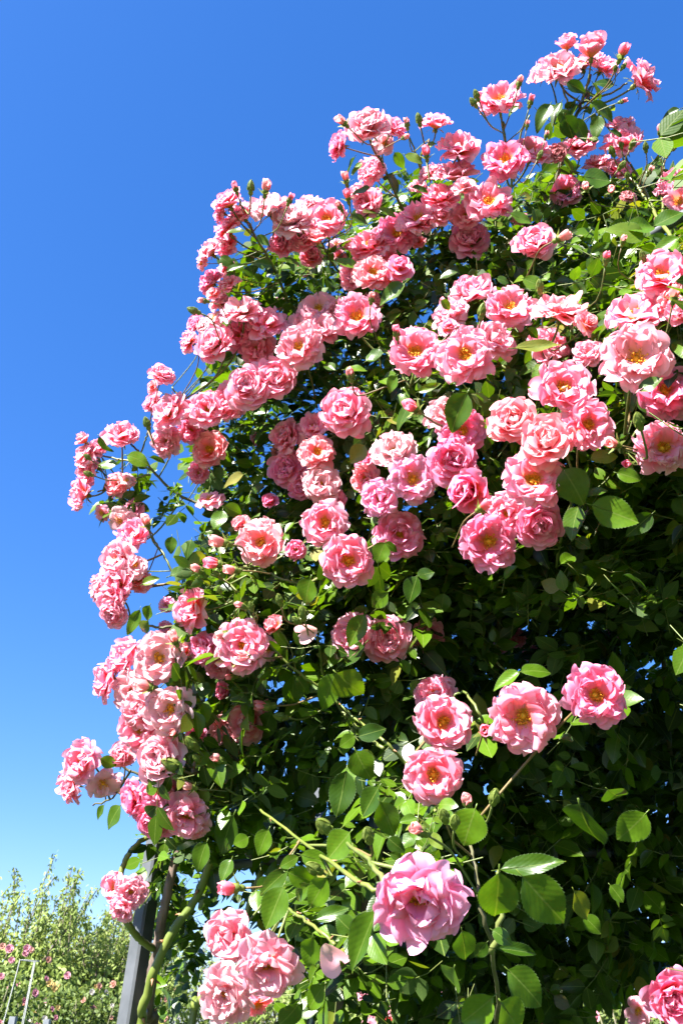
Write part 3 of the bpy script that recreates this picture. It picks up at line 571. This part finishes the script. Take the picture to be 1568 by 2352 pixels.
def nearest(p, mx=.28):
    best = None; bd = mx
    for q in CANE_PTS:
        d = (q-p).length
        if d < bd and (q-p).dot(FWD) > -.035: bd = d; best = q
    return best
def axis_of(fx, fy):
    n = max(0.05, 1-fx*fx-fy*fy)
    return (RGT*fx + UPV*fy - FWD*math.sqrt(n)).normalized()
BEE_AT = None
for i, b in enumerate(BL):
    x, y, w, kind, fx, fy, tone, dz = b[:8]
    z = front(x, y) + dz
    fx2 = fx - .12 + RNG.normal(0, .05); fy2 = fy + .24 + .20*(1176-y)/1176 + RNG.normal(0, .05)
    n = math.hypot(fx2, fy2)
    if n > .93: fx2 *= .93/n; fy2 *= .93/n
    ax = axis_of(fx2, fy2); pos = at(x, y, z); rad = min(1.12, max(.95, 1.12 - .0030*(w-80)))*w/FPX*z/2*{'o': 1.02, 'w': 1.04, 'd': 1.06, 'f': 1.05, 'c': 1.25, 's': 1.04, 'b': 1.05}[kind]
    pos = pos - ax*rad*.22                                  # the catalogue gives the middle of the bloom's body
    back = pos - ax*rad*.4
    e = nearest(pos - ax*.09 - Vector((0, 0, .03)))
    if e is None: e = back - ax*.06 + FWD*.10 + Vector((0, 0, -.09)) + Vector(RNG.normal(0, .015, 3))
    ob = make_bloom(loc(pos), ax, rad, kind, tone, rose, i, loc(e), b[8] if len(b) > 8 else None)
    if len(b) > 8 and 'bee' in b[8]: BEE_AT = (pos + ax*rad*.22, ax, rad)
for i, (x, y, ln, fx, fy, kind) in enumerate(BUDS):
    n = math.hypot(fx, fy); fx, fy = (fx/n*.88, fy/n*.88) if n > .88 else (fx, fy)
    z = front(x, y) - .115; ax = axis_of(fx, fy); pos = at(x, y, z); rad = ln/FPX*z/(1.25 if kind == 'g' else 1.6)
    e = nearest(pos - ax*.06 + FWD*.04, .2)
    if e is None: e = pos - ax*.06 + FWD*.07 + Vector((0, 0, -.05))
    make_bud(loc(pos), ax, rad, kind, rose, i, loc(e))

# ================================================================== leaves
# base x, y -> tip x, y, width over length, metres in front (-) or behind (+)
LV = [
 (772,1546,830,1602,1.0,-.05),(769,1546,734,1638,.50,-.04),(838,1411,800,1488,.62,-.05),(838,1478,780,1538,.5,-.05),(890,1360,848,1396,.7,-.03),(675,1549,669,1628,.62,-.03),(679,1555,712,1594,.55,-.02),(720,1707,701,1819,.52,-.04),(795,1770,777,1878,.55,-.05),(816,1724,848,1793,.85,-.04),(821,1692,887,1673,.6,-.03),(815,1690,776,1718,.6,-.03),(870,1808,829,1878,.7,-.03),(872,1842,907,1917,.62,-.03),(733,1666,658,1744,.35,-.02),(669,1785,640,1832,.6,.0),(1091,1857,1060,1948,.82,-.02),(958,1323,937,1387,.80,-.03),(958,1323,996,1314,.7,-.03),(1019,1363,1012,1409,.80,-.02),(713,1328,694,1390,.85,-.03),
 (1195,1543,1267,1532,.52,-.02),(1194,1543,1130,1585,.5,-.02),(1357,1160,1466,1198,.62,-.05),(1496,1180,1440,1230,.55,-.03),(1328,1163,1302,1238,.66,-.04),(1292,1078,1346,1152,.8,-.05),(1345,1140,1394,1122,.6,-.03),(1320,1238,1357,1260,.7,.02),(1287,1296,1324,1266,.5,.03),(1486,1359,1437,1311,.75,.05),(1355,1056,1420,1037,.55,.0),(1415,1086,1472,1100,.72,-.02),(1464,898,1522,868,.55,-.03),(1072,903,1026,990,.68,-.14),
 (884,1246,862,1292,.85,-.05),(884,1248,917,1262,.62,-.05),(838,1022,805,1066,.85,-.02),(870,800,853,836,.85,-.03),(911,864,887,900,.75,-.03),(791,849,843,845,.6,-.02),(391,1323,460,1293,.62,-.04),(327,1342,366,1325,.6,-.02),(511,1172,496,1218,.75,-.03),(514,1164,562,1180,.6,-.03),(560,1090,508,1114,.5,-.03),(292,1046,344,1060,.75,-.03),(344,1050,382,1062,.4,-.02),(269,1066,226,1073,.62,-.03),(228,1003,250,1042,.6,-.03),(395,1232,390,1272,.7,-.01),(440,1239,425,1282,.6,.0),
 (345,1390,336,1427,.8,.0),(321,1400,296,1460,.42,.0),(341,1425,320,1458,.6,.0),(230,1743,271,1760,.62,-.02),(278,1850,238,1904,.62,-.02),(240,1848,223,1885,.6,-.01),(487,1583,446,1588,.75,-.03),(528,1604,592,1582,.62,-.02),(537,1872,497,1967,.52,-.04),(624,1634,598,1706,.55,-.05),(544,1851,598,1837,.62,-.04),(656,1860,605,1889,.55,-.02),
 (475,1934,444,2006,.62,-.03),(617,1905,587,1966,.68,-.03),(571,1923,534,1942,.72,-.02),(804,1912,750,1976,.85,-.03),(691,1963,767,1986,.50,-.05),(660,2004,727,2028,.62,-.06),(662,1997,590,2057,.42,-.05),(686,1968,634,1995,.4,-.04),(651,2036,610,2137,.72,-.08),(749,2015,718,2083,.55,-.04),(711,2030,670,2072,.5,-.03),(725,2112,799,2084,.42,-.03),(806,2138,772,2108,.95,-.03),(865,2092,795,2242,.42,-.06),(718,2152,712,2219,.58,-.02),(728,2221,695,2270,.55,.0),(744,2263,700,2322,.6,.0),(686,2305,640,2370,.55,-.02),(532,1973,508,2027,.72,-.02),
 (1147,1998,1298,1979,.30,-.08),(1145,2002,1140,2132,.62,-.07),(1198,2012,1303,2132,.62,-.10),(1130,2136,1177,2166,.62,-.02),(1136,2178,1235,2186,.32,-.04),(1060,2138,1070,2197,.55,-.02),(1042,2223,1027,2277,.80,-.02),(1117,2165,1088,2200,.7,-.01),(1165,2227,1257,2312,.62,-.05),(1132,2290,1058,2356,.68,-.06),(1150,2302,1193,2366,.85,-.07),(891,1925,927,1957,.72,-.02),(895,1960,930,1975,.5,.0),
 (1330,1848,1357,1956,.74,.02),(1400,2033,1433,2072,.8,.05),(1317,2046,1346,2108,.5,.04),(1339,2104,1383,2144,.7,.03),(1394,1813,1427,1842,.8,.08),(1482,1868,1421,1937,.72,.1),
 # upper right
 (1295,265,1318,318,.85,-.04),(1318,270,1345,330,.5,-.03),(1262,240,1230,290,.5,-.02),(1288,235,1262,285,.45,-.02),(1290,250,1300,290,.6,-.02),(1355,235,1410,275,.6,-.03),(1372,265,1370,322,.55,-.03),(1300,190,1345,208,.55,-.02),(1360,190,1385,235,.45,-.02),(1410,195,1365,185,.5,-.01),(1400,300,1430,315,.5,-.05),(1338,405,1400,418,.75,-.06),(1190,245,1165,260,.6,-.01),(1200,640,1250,660,.6,.0),
 (1480,395,1520,365,.6,-.02),(1560,250,1520,270,.6,-.02),(1560,280,1535,305,.6,-.02),(1440,530,1510,505,.6,-.04),(1500,520,1570,480,.6,-.05),(1480,545,1400,515,.6,-.03),(1560,545,1490,590,.5,-.03),(1170,490,1220,515,.5,-.02),(1225,480,1240,512,.6,-.03),(1010,640,1048,620,.7,-.02),(1140,640,1170,645,.75,-.02),(1012,690,1035,710,.8,-.02),(1180,800,1285,795,.30,-.03),(1210,755,1240,775,.6,.0),
 (930,355,970,372,.55,-.03),(905,350,930,385,.55,-.03),(815,360,795,400,.5,-.02),(830,372,810,405,.55,-.02),(1000,330,960,345,.5,.0),(870,480,912,495,.5,-.02),(890,400,925,440,.55,-.02),(945,430,985,440,.5,-.02),(850,430,810,450,.6,-.01),
 (640,600,700,600,.6,-.03),(625,610,580,600,.5,-.02),(520,535,560,520,.5,-.03),(520,625,560,605,.5,-.03),(590,540,620,565,.5,-.02),(800,500,850,505,.5,-.02),(770,600,830,610,.5,-.02),
 (505,590,540,610,.5,.0),(930,650,870,700,.6,.0),(840,830,880,810,.6,-.02),(770,850,740,830,.5,-.02),(960,900,1010,880,.35,-.03),(940,930,905,985,.4,-.02),
]
def leaf_mat(b, t, nrm, wr):
    y = (t-b); ln = y.length; y = y/ln
    z = (nrm - y*nrm.dot(y)).normalized(); x = y.cross(z)
    return Matrix((x*ln*wr, y*ln, z*ln)).transposed(), ln
leaf_n = 0
def add_leaf(b, t, nrm, wratio):
    global leaf_n
    m, ln = leaf_mat(b, t, nrm, wratio/.66)
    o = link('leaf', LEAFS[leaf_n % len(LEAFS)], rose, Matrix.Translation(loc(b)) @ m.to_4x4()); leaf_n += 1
    return o
STALKS = MB()
def stalk(a, b, r=.0011):
    STALKS.add(*tube([loc(a), loc((a+b)/2 + Vector((0, 0, -.006))), loc(b)], r, 4, False))
for (bx, by, tx, ty, wr, dz) in LV:
    z = front((bx+tx)/2, (by+ty)/2) - .03 + dz
    b = at(bx, by, z + RNG.normal(0, .006)); t = at(tx, ty, z + RNG.normal(0, .012))
    nr = (SUN*.55 - FWD*.75 + Vector(RNG.normal(0, .22, 3))).normalized()
    add_leaf(b, t, nr, wr)

# ---- the mass of foliage: five-leaflet leaves spread through the plant's depth
def inside(poly, x, y):
    c = False; n = len(poly); j = n-1
    for i in range(n):
        xi, yi = poly[i]; xj, yj = poly[j]
        if (yi > y) != (yj > y) and x < (xj-xi)*(y-yi)/(yj-yi)+xi: c = not c
        j = i
    return c
TOP = [(1700,330),(1568,380),(1500,400),(1420,420),(1350,410),(1290,380),(1240,410),(1180,440),(1100,430),(1010,420),(950,400),(890,390),(850,430),(820,500),(740,560),(640,570),(560,560),(515,610),(520,700),(480,800),(490,860),(430,960),(420,1010),(440,1080),(490,1160),(460,1240),(440,1310),(430,1380),(460,1430),(560,1420),(800,1420),(1000,1400),(1200,1380),(1700,1380)]
MIDL = [(420,1300),(1000,1300),(1000,1950),(960,2250),(700,2330),(640,2000),(440,1960),(340,1900),(330,1830),(420,1700),(390,1500)]
RIGHT = [(880,1250),(1750,1000),(1750,2200),(1640,2500),(1500,2250),(1400,2290),(1250,2420),(1000,2500),(900,2200)]
SPRAY = [(215,1060),(330,1035),(420,1100),(470,1150),(440,1190),(330,1200),(250,1180),(225,1120)]
SHOOT = [(1250,230),(1330,190),(1400,200),(1420,280),(1360,330),(1260,320)]
CANE_L = [(305,1940),(420,1930),(640,1990),(620,2120),(520,2130),(450,2230),(380,2380),(330,2380),(350,2180),(330,2050)]
POSTZ = [(310,1930),(420,1930),(520,1950),(470,2100),(420,2250),(345,2180),(318,2050)]
LOWMID = [(640,2200),(980,2200),(1100,2500),(640,2500)]
BELOW = [(700,2420),(1750,2420),(1750,3300),(760,3300)]  # unseen leaves below the view, added to keep skylight out of the hollow
OFFR = [(1600,200),(2150,100),(2150,2300),(1640,2300)]  # plant continuing out of view; thickened and brought nearer to block skylight
ZONES = [  # polygon, leaves, depth (relative to front, or absolute), leaflet length m, spread of the normal
 (TOP, 1500, ('rel', .07, .26), .040, .6), (TOP, 2600, ('rel', .12, .75), .046, .8),
 (MIDL, 130, ('rel', .09, .26), .047, .5), (MIDL, 1100, ('abs', 1.75, 2.5), .052, .8),
 (RIGHT, 14, ('rel', .10, .40), .052, .7), (RIGHT, 3500, ('abs', 1.85, 2.9), .056, .9),
 (SPRAY, 34, ('rel', .0, .16), .040, .6), (SHOOT, 10, ('rel', .0, .10), .040, .6), (CANE_L, 70, ('abs', 2.02, 2.35), .044, .7), (POSTZ, 55, ('abs', 2.02, 2.5), .046, .7),
 (LOWMID, 46, ('abs', 1.5, 2.2), .052, .8), (OFFR, 1100, ('abs', 1.05, 2.2), .055, .8), (BELOW, 420, ('abs', 1.2, 2.1), .055, .8),
]
LB = []; LT = []; LN = []; LW = []; LPX = []
for zi, (poly, n, (mode, d0, d1), size, spread) in enumerate(ZONES):
    xs = [p[0] for p in poly]; ys = [p[1] for p in poly]; k = 0
    while k < n:
        x = random.uniform(min(xs), max(xs)); y = random.uniform(min(ys), max(ys))
        if not inside(poly, x, y): continue
        k += 1
        z = random.uniform(d0, d1) + (front(x, y) if mode == 'rel' else 0)
        c = at(x, y, z)
        if c.z < .05: continue
        nr = (SUN*.7 + Vector((0, 0, .35)) - FWD*.25 + Vector(RNG.normal(0, spread, 3))).normalized()
        d = Vector(RNG.normal(0, 1, 3)) + Vector((-.15, -.35, -.55)); d = (d - nr*d.dot(nr)).normalized(); s = nr.cross(d)
        sz = size*random.uniform(.7, 1.25)
        stalk(c - d*sz*1.7, c, .0009)
        for (a, q, ang, sc) in ((0, 0, 0, 1.1), (-.28, .10, .95, .95), (-.28, -.10, -.95, .95), (-1.0, .08, 1.15, .78), (-1.0, -.08, -1.15, .78)):
            if random.random() < .08: continue
            b = c + d*a*sz*1.0 + s*q*sz*.3
            dd = (d*math.cos(ang) + s*math.sin(ang)).normalized()
            nn = (nr + Vector(RNG.normal(0, .28, 3))).normalized()
            dd = (dd + Vector((0, 0, -.25*random.random()))).normalized()
            LB.append(b); LT.append(b + dd*sz*sc*random.uniform(.85, 1.1)); LN.append(nn); LW.append(random.uniform(.56, .72))
            pc = b - CAM; zz = pc.dot(FWD); px = pc.dot(RGT)/zz*FPX+784; py = 1176-pc.dot(UPV)/zz*FPX
            vis = 1.0 if (0 < px < 1568 and 0 < py < 2352) else 0.0
            depth_in = zz - front(px, py) if vis else 9
            LPX.append(vis*sz*FPX/zz*max(0.0, 1 - max(0.0, depth_in-.05)*4) if mode == 'rel' else 0.0)
order = sorted(range(len(LPX)), key=lambda i: -LPX[i])
single = set(order[:max(0, 298-leaf_n)])
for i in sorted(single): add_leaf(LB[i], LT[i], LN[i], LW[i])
rest = [i for i in range(len(LB)) if i not in single]
# the rest as one mesh
def leaf_template(seg=5):
    v = []; uv = []; f = []; wr = .33
    for i in range(seg+1):
        t = i/seg; w = wr*(math.sin(math.pi*t**.8)**.9) if 0 < t < 1 else .0
        for s in (-1, 0, 1): v.append((s*w, t, .22*abs(s)*w - .16*t*t)); uv.append((.5+.5*s*w/wr, t))
    for i in range(seg):
        for j in range(2): f.append((i*3+j, i*3+j+1, i*3+j+4, i*3+j+3))
    return np.array(v), np.array(uv), np.array(f)
TV, TUV, TF = leaf_template()
def joined_leaves(name, B, T, NN, WR, m, parent, tv=TV):
    B = np.array(B); T = np.array(T); NN = np.array(NN); WR = np.array(WR)[:, None]/.66
    Y = T-B; ln = np.linalg.norm(Y, axis=1, keepdims=True); Yn = Y/ln
    Z = NN - Yn*(NN*Yn).sum(1, keepdims=True); Z /= np.linalg.norm(Z, axis=1, keepdims=True)
    X = np.cross(Yn, Z)*ln*WR
    curl = RNG.uniform(-.6, 2.0, (len(B), 1, 1))
    V = B[:, None, :] + tv[None, :, 0:1]*X[:, None, :] + tv[None, :, 1:2]*Y[:, None, :] + tv[None, :, 2:3]*curl*(Z*ln)[:, None, :]
    n, k = V.shape[:2]
    F = (TF[None] + (np.arange(n)*k)[:, None, None]).reshape(-1, 4)
    me = bpy.data.meshes.new(name); me.vertices.add(n*k); me.vertices.foreach_set('co', V.astype(np.float32).ravel())
    me.loops.add(F.size); me.loops.foreach_set('vertex_index', F.astype(np.int32).ravel())
    me.polygons.add(len(F)); me.polygons.foreach_set('loop_start', np.arange(0, F.size, 4, dtype=np.int32)); me.polygons.foreach_set('loop_total', np.full(len(F), 4, dtype=np.int32))
    me.polygons.foreach_set('use_smooth', np.ones(len(F), dtype=bool))
    ul = me.uv_layers.new(name='UVMap'); ul.data.foreach_set('uv', np.tile(TUV, (n, 1))[F.ravel()].astype(np.float32).ravel())
    at_ = me.attributes.new('leafrand', 'FLOAT', 'POINT'); at_.data.foreach_set('value', np.repeat(RNG.uniform(0, 1, n), k).astype(np.float32))
    me.materials.append(m); me.update(calc_edges=True); me.validate()
    return link(name, me, parent)
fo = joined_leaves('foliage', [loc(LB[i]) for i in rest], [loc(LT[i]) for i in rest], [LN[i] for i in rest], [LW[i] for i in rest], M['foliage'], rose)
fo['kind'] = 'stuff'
st = STALKS.build('leaf_stalks', M['stem'], rose); st['kind'] = 'stuff'

# ---- deep blooms glimpsed behind the leaves (far side of the arch)
for i, (x, y, z, w, tone) in enumerate([(960,1530,2.2,50,'k'),(1185,1465,2.2,46,'k'),(1220,1500,2.25,40,'k'),(1400,1470,2.2,44,'l'),(1390,1290,2.2,28,'l'),(1150,1480,2.3,40,'s'),(860,2010,2.2,44,'k'),(1445,2140,2.4,52,'n'),(1475,2175,2.4,44,'n'),(1550,2080,2.2,60,'k'),(715,1130,2.2,30,'l'),(700,620,2.3,40,'k'),(640,700,2.3,34,'k'),(590,1010,2.4,34,'l')]):
    make_bloom(loc(at(x, y, z)), axis_of(random.uniform(-.4, .4), .2), w/FPX*z/2, 'fd'[i % 2], tone, rose, i, loc(at(x, y, z) + FWD*.08))

# ================================================================== loose petals and the bee
def loose_petal(x, y, z, ln, turn, label):
    rng = np.random.default_rng(int(x)); pts, f, uv = petal_grid(rng, 1.0, .55, R(62), R(118), 0, 0, 0, cup=.6, ruf=.08)
    o = MB().add(pts, f, uv).build('fallen_petal', M['petal'])
    rt = Matrix((RGT, UPV, -FWD)).transposed() @ Matrix.Rotation(turn, 3, 'Z') @ Matrix.Rotation(.4, 3, 'Y')
    o.matrix_basis = Matrix.Translation(at(x, y, z)) @ (rt*ln).to_4x4(); o.color = (1, 1, 1, .75)
    tag(o, label, 'petal')
loose_petal(728, 1447, front(703, 1453)-.09, .040, R(195), 'single pale petal caught under two green buds at the centre')
loose_petal(742, 2170, front(760, 2188)-.13, .038, R(-50), 'single blush petal caught among leaves left of the nearest rose')

if BEE_AT:
    p, ax, rad = BEE_AT
    bee = link('honey_bee', None); bee.matrix_basis = Matrix.Translation(p + ax*.006 + RGT*.004 - UPV*.004) @ Matrix((RGT*.7 + UPV*.7, UPV*.7 - RGT*.7, ax)).transposed().to_4x4()
    MB().add(*tube([(-.0075, 0, 0), (-.006, 0, .0005), (-.003, 0, .001), (0, 0, .001), (.0012, 0, .001)], [.0004, .0016, .0024, .002, .0012], 8)).build('abdomen', M['bee'], bee)
    MB().add(*tube([(.0012, 0, .001), (.0026, 0, .0012), (.0044, 0, .001)], [.0012, .0022, .0012], 8)).build('thorax', M['anther'], bee)
    MB().add(*tube([(.0044, 0, .001), (.0054, 0, .0006), (.0064, 0, .0002)], [.0010, .0015, .0006], 8)).build('head', M['bee'], bee)
    for s in (-1, 1):
        MB().add([(.002, s*.001, .003), (-.001, s*.0015, .0036), (-.006, s*.0042, .0035), (-.0045, s*.0058, .0033), (-.001, s*.0045, .0033)], [(0, 1, 2, 3, 4)]).build('wing', M['wing'], bee)
        for k in range(3): MB().add(*tube([(.003-.0016*k, s*.001, .0), (.003-.002*k, s*.003, .0006), (.003-.0024*k, s*.0042, -.003)], .0002, 4)).build('leg', M['bee'], bee)
    tag(bee, 'small brown bee foraging on the yellow stamens of a cupped pink rose', 'bee')

# ================================================================== the steel arch
arch = link('rose_arch', None); arch.location = (PX, PY, 0)
tag(arch, 'dark grey square steel garden arch mostly hidden by the climbing rose', 'garden arch')
def al(p): return Vector(p) - Vector(arch.location)
def bevel_post(w, h):
    c = w*.12; prof = [(-w/2+c, -w/2), (w/2-c, -w/2), (w/2, -w/2+c), (w/2, w/2-c), (w/2-c, w/2), (-w/2+c, w/2), (-w/2, w/2-c), (-w/2, -w/2+c)]
    v = [(x, y, 0) for x, y in prof] + [(x, y, h) for x, y in prof]
    return v, [(i, (i+1) % 8, 8+(i+1) % 8, 8+i) for i in range(8)] + [tuple(range(7, -1, -1)), tuple(range(8, 16))]
p1 = MB().add(*bevel_post(.043, 2.66)).build('post', M['steel'], arch, smooth=False); p1.rotation_euler = (0, 0, R(-38))
p2 = link('post', p1.data, arch); p2.location = al(at(1800, 2000, 1.9)); p2.location.z = 0; p2.rotation_euler = (0, 0, R(-38))
p3 = link('post', p1.data, arch); p3.location = (.42, .75, 0); p3.rotation_euler = (0, 0, R(-38))
hb = [Vector((PX, PY, 2.55)), Vector((PX+.12, PY-.12, 2.72)), at(1100,640,2.1), at(1392,582,1.82), at(1480,548,1.79), at(1600,480,1.77), at(1800,420,1.7)]
MB().add(*tube([al(p) for p in spline(hb, 6)], .0125, 10)).build('hoop', M['steel'], arch)
r1 = [at(480,1990,2.12), at(620,1978,2.08), at(700,1966,2.05), at(900,1950,2.0), at(1400,1960,1.95)]
MB().add(*tube([al(p) for p in spline(r1, 4)], .011, 8)).build('rail', M['steel'], arch)
r2 = [at(500,1440,2.25), at(640,1420,2.2), at(1000,1400,2.1), at(1400,1390,1.95)]
MB().add(*tube([al(p) for p in spline(r2, 4)], .011, 8)).build('rail', M['steel'], arch)
MB().add(*box((0, 0, .006), .16, .16, .012)).build('base_plate', M['steel'], arch, smooth=False)

# ================================================================== the garden behind
def ground_at(x, dist):
    d = FWD + RGT*((x-784)/FPX) + UPV*((1176-2352)/FPX); d = Vector((d.x, d.y, 0)).normalized()
    return Vector((d.x*dist, d.y*dist, 0))
def cloud_leaves(n, centre, rx, ry, rz, size, name, m, parent, clumps=30, droop=.5):
    C = []
    for k in range(clumps):
        a = RNG.normal(0, 1, 3); a /= np.linalg.norm(a); C.append((a*RNG.uniform(.45, 1)**.5*np.array([rx, ry, rz])*.85, RNG.uniform(.22, .45)))
    B = []; T = []; NN = []
    for k in range(n):
        c, s = C[RNG.integers(clumps)]; q = RNG.normal(0, 1, 3)*s*np.array([rx, ry, rz])*.55 + c
        if centre[2]+q[2] < .05: continue
        b = np.array(centre) + q; d = RNG.normal(0, 1, 3) + np.array([0, 0, -droop]); d /= np.linalg.norm(d)
        B.append(b); T.append(b + d*size*RNG.uniform(.7, 1.3)); NN.append(RNG.normal(0, 1, 3)+np.array(SUN)*.9)
    o = joined_leaves(name, B, T, NN, np.full(len(B), .5), m, parent); return o
def bg_tree(x, dist, h, w, n, label, shoots=38):
    g = ground_at(x, dist); t = link('garden_tree', None); t.location = g
    tag(t, label, 'tree', 'trees behind the rose bed')
    mb = MB(); mb.add(*tube([(0, 0, 0), (.05, 0, h*.25), (0, .05, h*.5)], [.11, .09, .06], 8))
    B = []; T = []; NN = []
    for k in range(16):
        a = k*2.4; e = Vector((math.cos(a)*w*.35*random.uniform(.4, 1), math.sin(a)*w*.35*random.uniform(.4, 1), h*random.uniform(.6, .85)))
        mb.add(*tube(spline([(0, 0, h*.25), Vector((e.x*.5, e.y*.5, h*.5)), e], 3), [.05, .045, .04, .035, .03, .02, .012], 5))
    # long whippy shoots feathered with hanging leaves
    for k in range(shoots):
        a = random.uniform(0, 6.28); rr = w*.5*math.sqrt(random.random())
        s = Vector((math.cos(a)*rr*.8, math.sin(a)*rr*.8, h*random.uniform(.55, .75))); e = s + Vector((math.cos(a)*.35*random.random()+random.uniform(-.25, .35), math.sin(a)*.3, h*random.uniform(.16, .42)))
        sp = spline([s, (s+e)/2 + Vector((random.uniform(-.1, .1), 0, .12)), e], 6)
        mb.add(*tube(sp, [.010]*len(sp), 4))
        for p in sp:
            for j in range(7):
                b = p + Vector(RNG.normal(0, .05, 3)); d = Vector(RNG.normal(0, .6, 3)) + Vector((0, 0, -.7)); d.normalize()
                B.append(b); T.append(b + d*random.uniform(.07, .13)); NN.append(np.array(SUN)*.6 + RNG.normal(0, .8, 3))
    mb.build('trunk', M['tree_bark'], t)
    cr = cloud_leaves(n, (0, 0, h*.50), w*.50, w*.50, h*.27, .12, 'crown', M['tree_leaf'], t, 46, .9)
    sh = joined_leaves('young_shoots', B, T, NN, np.full(len(B), .38), M['tree_leaf'], t)
    return t
bg_tree(-20, 21, 3.75, 3.6, 6500, 'feathery light green tree at the far left edge', 44)
bg_tree(110, 24, 3.5, 3.6, 6500, 'feathery light green tree behind the wire obelisk')
bg_tree(210, 22, 3.6, 3.2, 6500, 'feathery light green tree beside the grey arch post', 46)
bg_tree(330, 25, 3.4, 3.4, 5000, 'light green tree seen just right of the grey arch post')
bg_tree(640, 26, 3.1, 4.5, 5000, 'pale green tree seen below the three bottom roses')
bg_tree(900, 24, 3.2, 4.0, 5500, 'light green tree seen through the gap at the bottom centre')
bg_tree(1480, 26, 3.4, 4.0, 5500, 'light green tree seen through the gap at the lower right corner')

def far_bloom(nm):
    rng = np.random.default_rng(5); mb = MB()
    for rr in ((5, .95, .6, 55, 90), (5, .8, .5, 30, 60), (4, .6, .4, 8, 30)):
        P = []; ring(rng, P, rr[0], rr[1], rr[2], rr[3], rr[4], .05, 0)
        for p in P: mb.add(*petal_grid(rng, rr[1], rr[2], R(rr[3]), R(rr[4]), .05, 0, rng.uniform(0, 6.28), nu=3, nv=5)) if False else None
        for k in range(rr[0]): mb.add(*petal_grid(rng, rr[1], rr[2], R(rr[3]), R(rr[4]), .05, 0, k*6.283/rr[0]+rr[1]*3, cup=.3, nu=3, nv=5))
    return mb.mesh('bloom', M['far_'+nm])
FARB = {k: far_bloom(k) for k in ('pink', 'red', 'yellow', 'white', 'salmon')}
def rose_shrub(x, dist, h, w, colours, nb, label, n=3600, size=.05):
    g = ground_at(x, dist); t = link('rose_shrub', None); t.location = g
    tag(t, label, 'rose shrub', 'rose shrubs in the bed behind')
    mb = MB()
    for k in range(7): a = k*.9; mb.add(*tube([(0, 0, 0), (math.cos(a)*w*.2, math.sin(a)*w*.2, h*.5), (math.cos(a)*w*.35, math.sin(a)*w*.35, h*.85)], [.014, .011, .006], 5))
    mb.build('canes', M['darkcane'], t)
    cloud_leaves(n, (0, 0, h*.55), w*.5, w*.5, h*.42, .075, 'foliage', M['shrub_leaf'], t, 24, .3)
    for k in range(nb):
        a = random.uniform(-math.pi, 0); zz = h*random.uniform(.45, 1.02); rr = w*.52*random.uniform(.55, 1.0)
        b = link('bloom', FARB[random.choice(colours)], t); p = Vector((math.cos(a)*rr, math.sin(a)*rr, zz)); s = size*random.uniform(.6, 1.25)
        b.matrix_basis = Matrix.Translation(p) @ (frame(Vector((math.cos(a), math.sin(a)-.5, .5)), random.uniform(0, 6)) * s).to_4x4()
    return t
rose_shrub(-40, 13, 2.15, 1.7, ['pink', 'pink', 'salmon'], 40, 'pink flowered rose shrub at the lower left corner')
rose_shrub(40, 14.5, 1.85, 1.6, ['pink', 'yellow', 'white', 'pink'], 40, 'rose shrub with pink and yellow blooms around the wire obelisk')
rose_shrub(125, 15, 1.95, 1.7, ['yellow', 'white', 'pink', 'salmon'], 34, 'rose shrub with cream and pink blooms between obelisk and short stake')
rose_shrub(210, 15, 1.98, 1.8, ['salmon', 'white', 'yellow', 'salmon'], 36, 'rose shrub dotted with peach blooms left of the arch post')
rose_shrub(300, 15.5, 1.9, 1.6, ['white', 'salmon'], 20, 'rose shrub with white blooms behind the arch post')
rose_shrub(960, 7.5, 1.95, 1.3, ['pink'], 46, 'pink rose shrub glimpsed through leaves below the nearest rose', 2600, .06)
rose_shrub(1040, 7.8, 1.85, 1.2, ['pink', 'pink', 'red'], 40, 'pink and red rose shrub glimpsed beside the pink one at the bottom', 2600, .06)
rose_shrub(1310, 8.5, 2.0, 1.3, ['red'], 34, 'red rose shrub glimpsed through the dark leaves at lower right', 2200, .05)
rose_shrub(1500, 8.0, 2.2, 1.3, ['pink', 'pink'], 34, 'pink rose shrub glimpsed through leaves near the right edge', 2600, .06)

# wire obelisk and stakes
ob = link('wire_obelisk', None); g = ground_at(38, 11.5); ob.location = g
tag(ob, 'thin grey wire plant obelisk rising from the rose bed at the left', 'plant support')
top = 1.5 + 11.5*math.tan(R(2.55)); tops = []
for k in range(3):
    a = R(200 + 120*k); tops.append(Vector((math.cos(a)*.11, math.sin(a)*.11, top)))
    MB().add(*tube([(math.cos(a)*.2, math.sin(a)*.2, 0), tops[-1]], .0055, 6)).build('rod', M['wire'], ob)
rg = [Vector((math.cos(q)*.11, math.sin(q)*.11, top)) for q in np.linspace(0, 2*math.pi, 19)]
MB().add(*tube(rg, .005, 5, False)).build('ring', M['wire'], ob)
for x, d, hh, lab in ((29, 10.5, 1.46, 'short pale grey stake at the foot of the wire obelisk'), (108, 11.0, 1.45, 'short pale grey stake right of the wire obelisk')):
    s = MB().add(*bevel_post(.07, hh)).build('garden_stake', M['stake'], None, smooth=False); s.location = ground_at(x, d); tag(s, lab, 'stake', 'stakes in the rose bed')
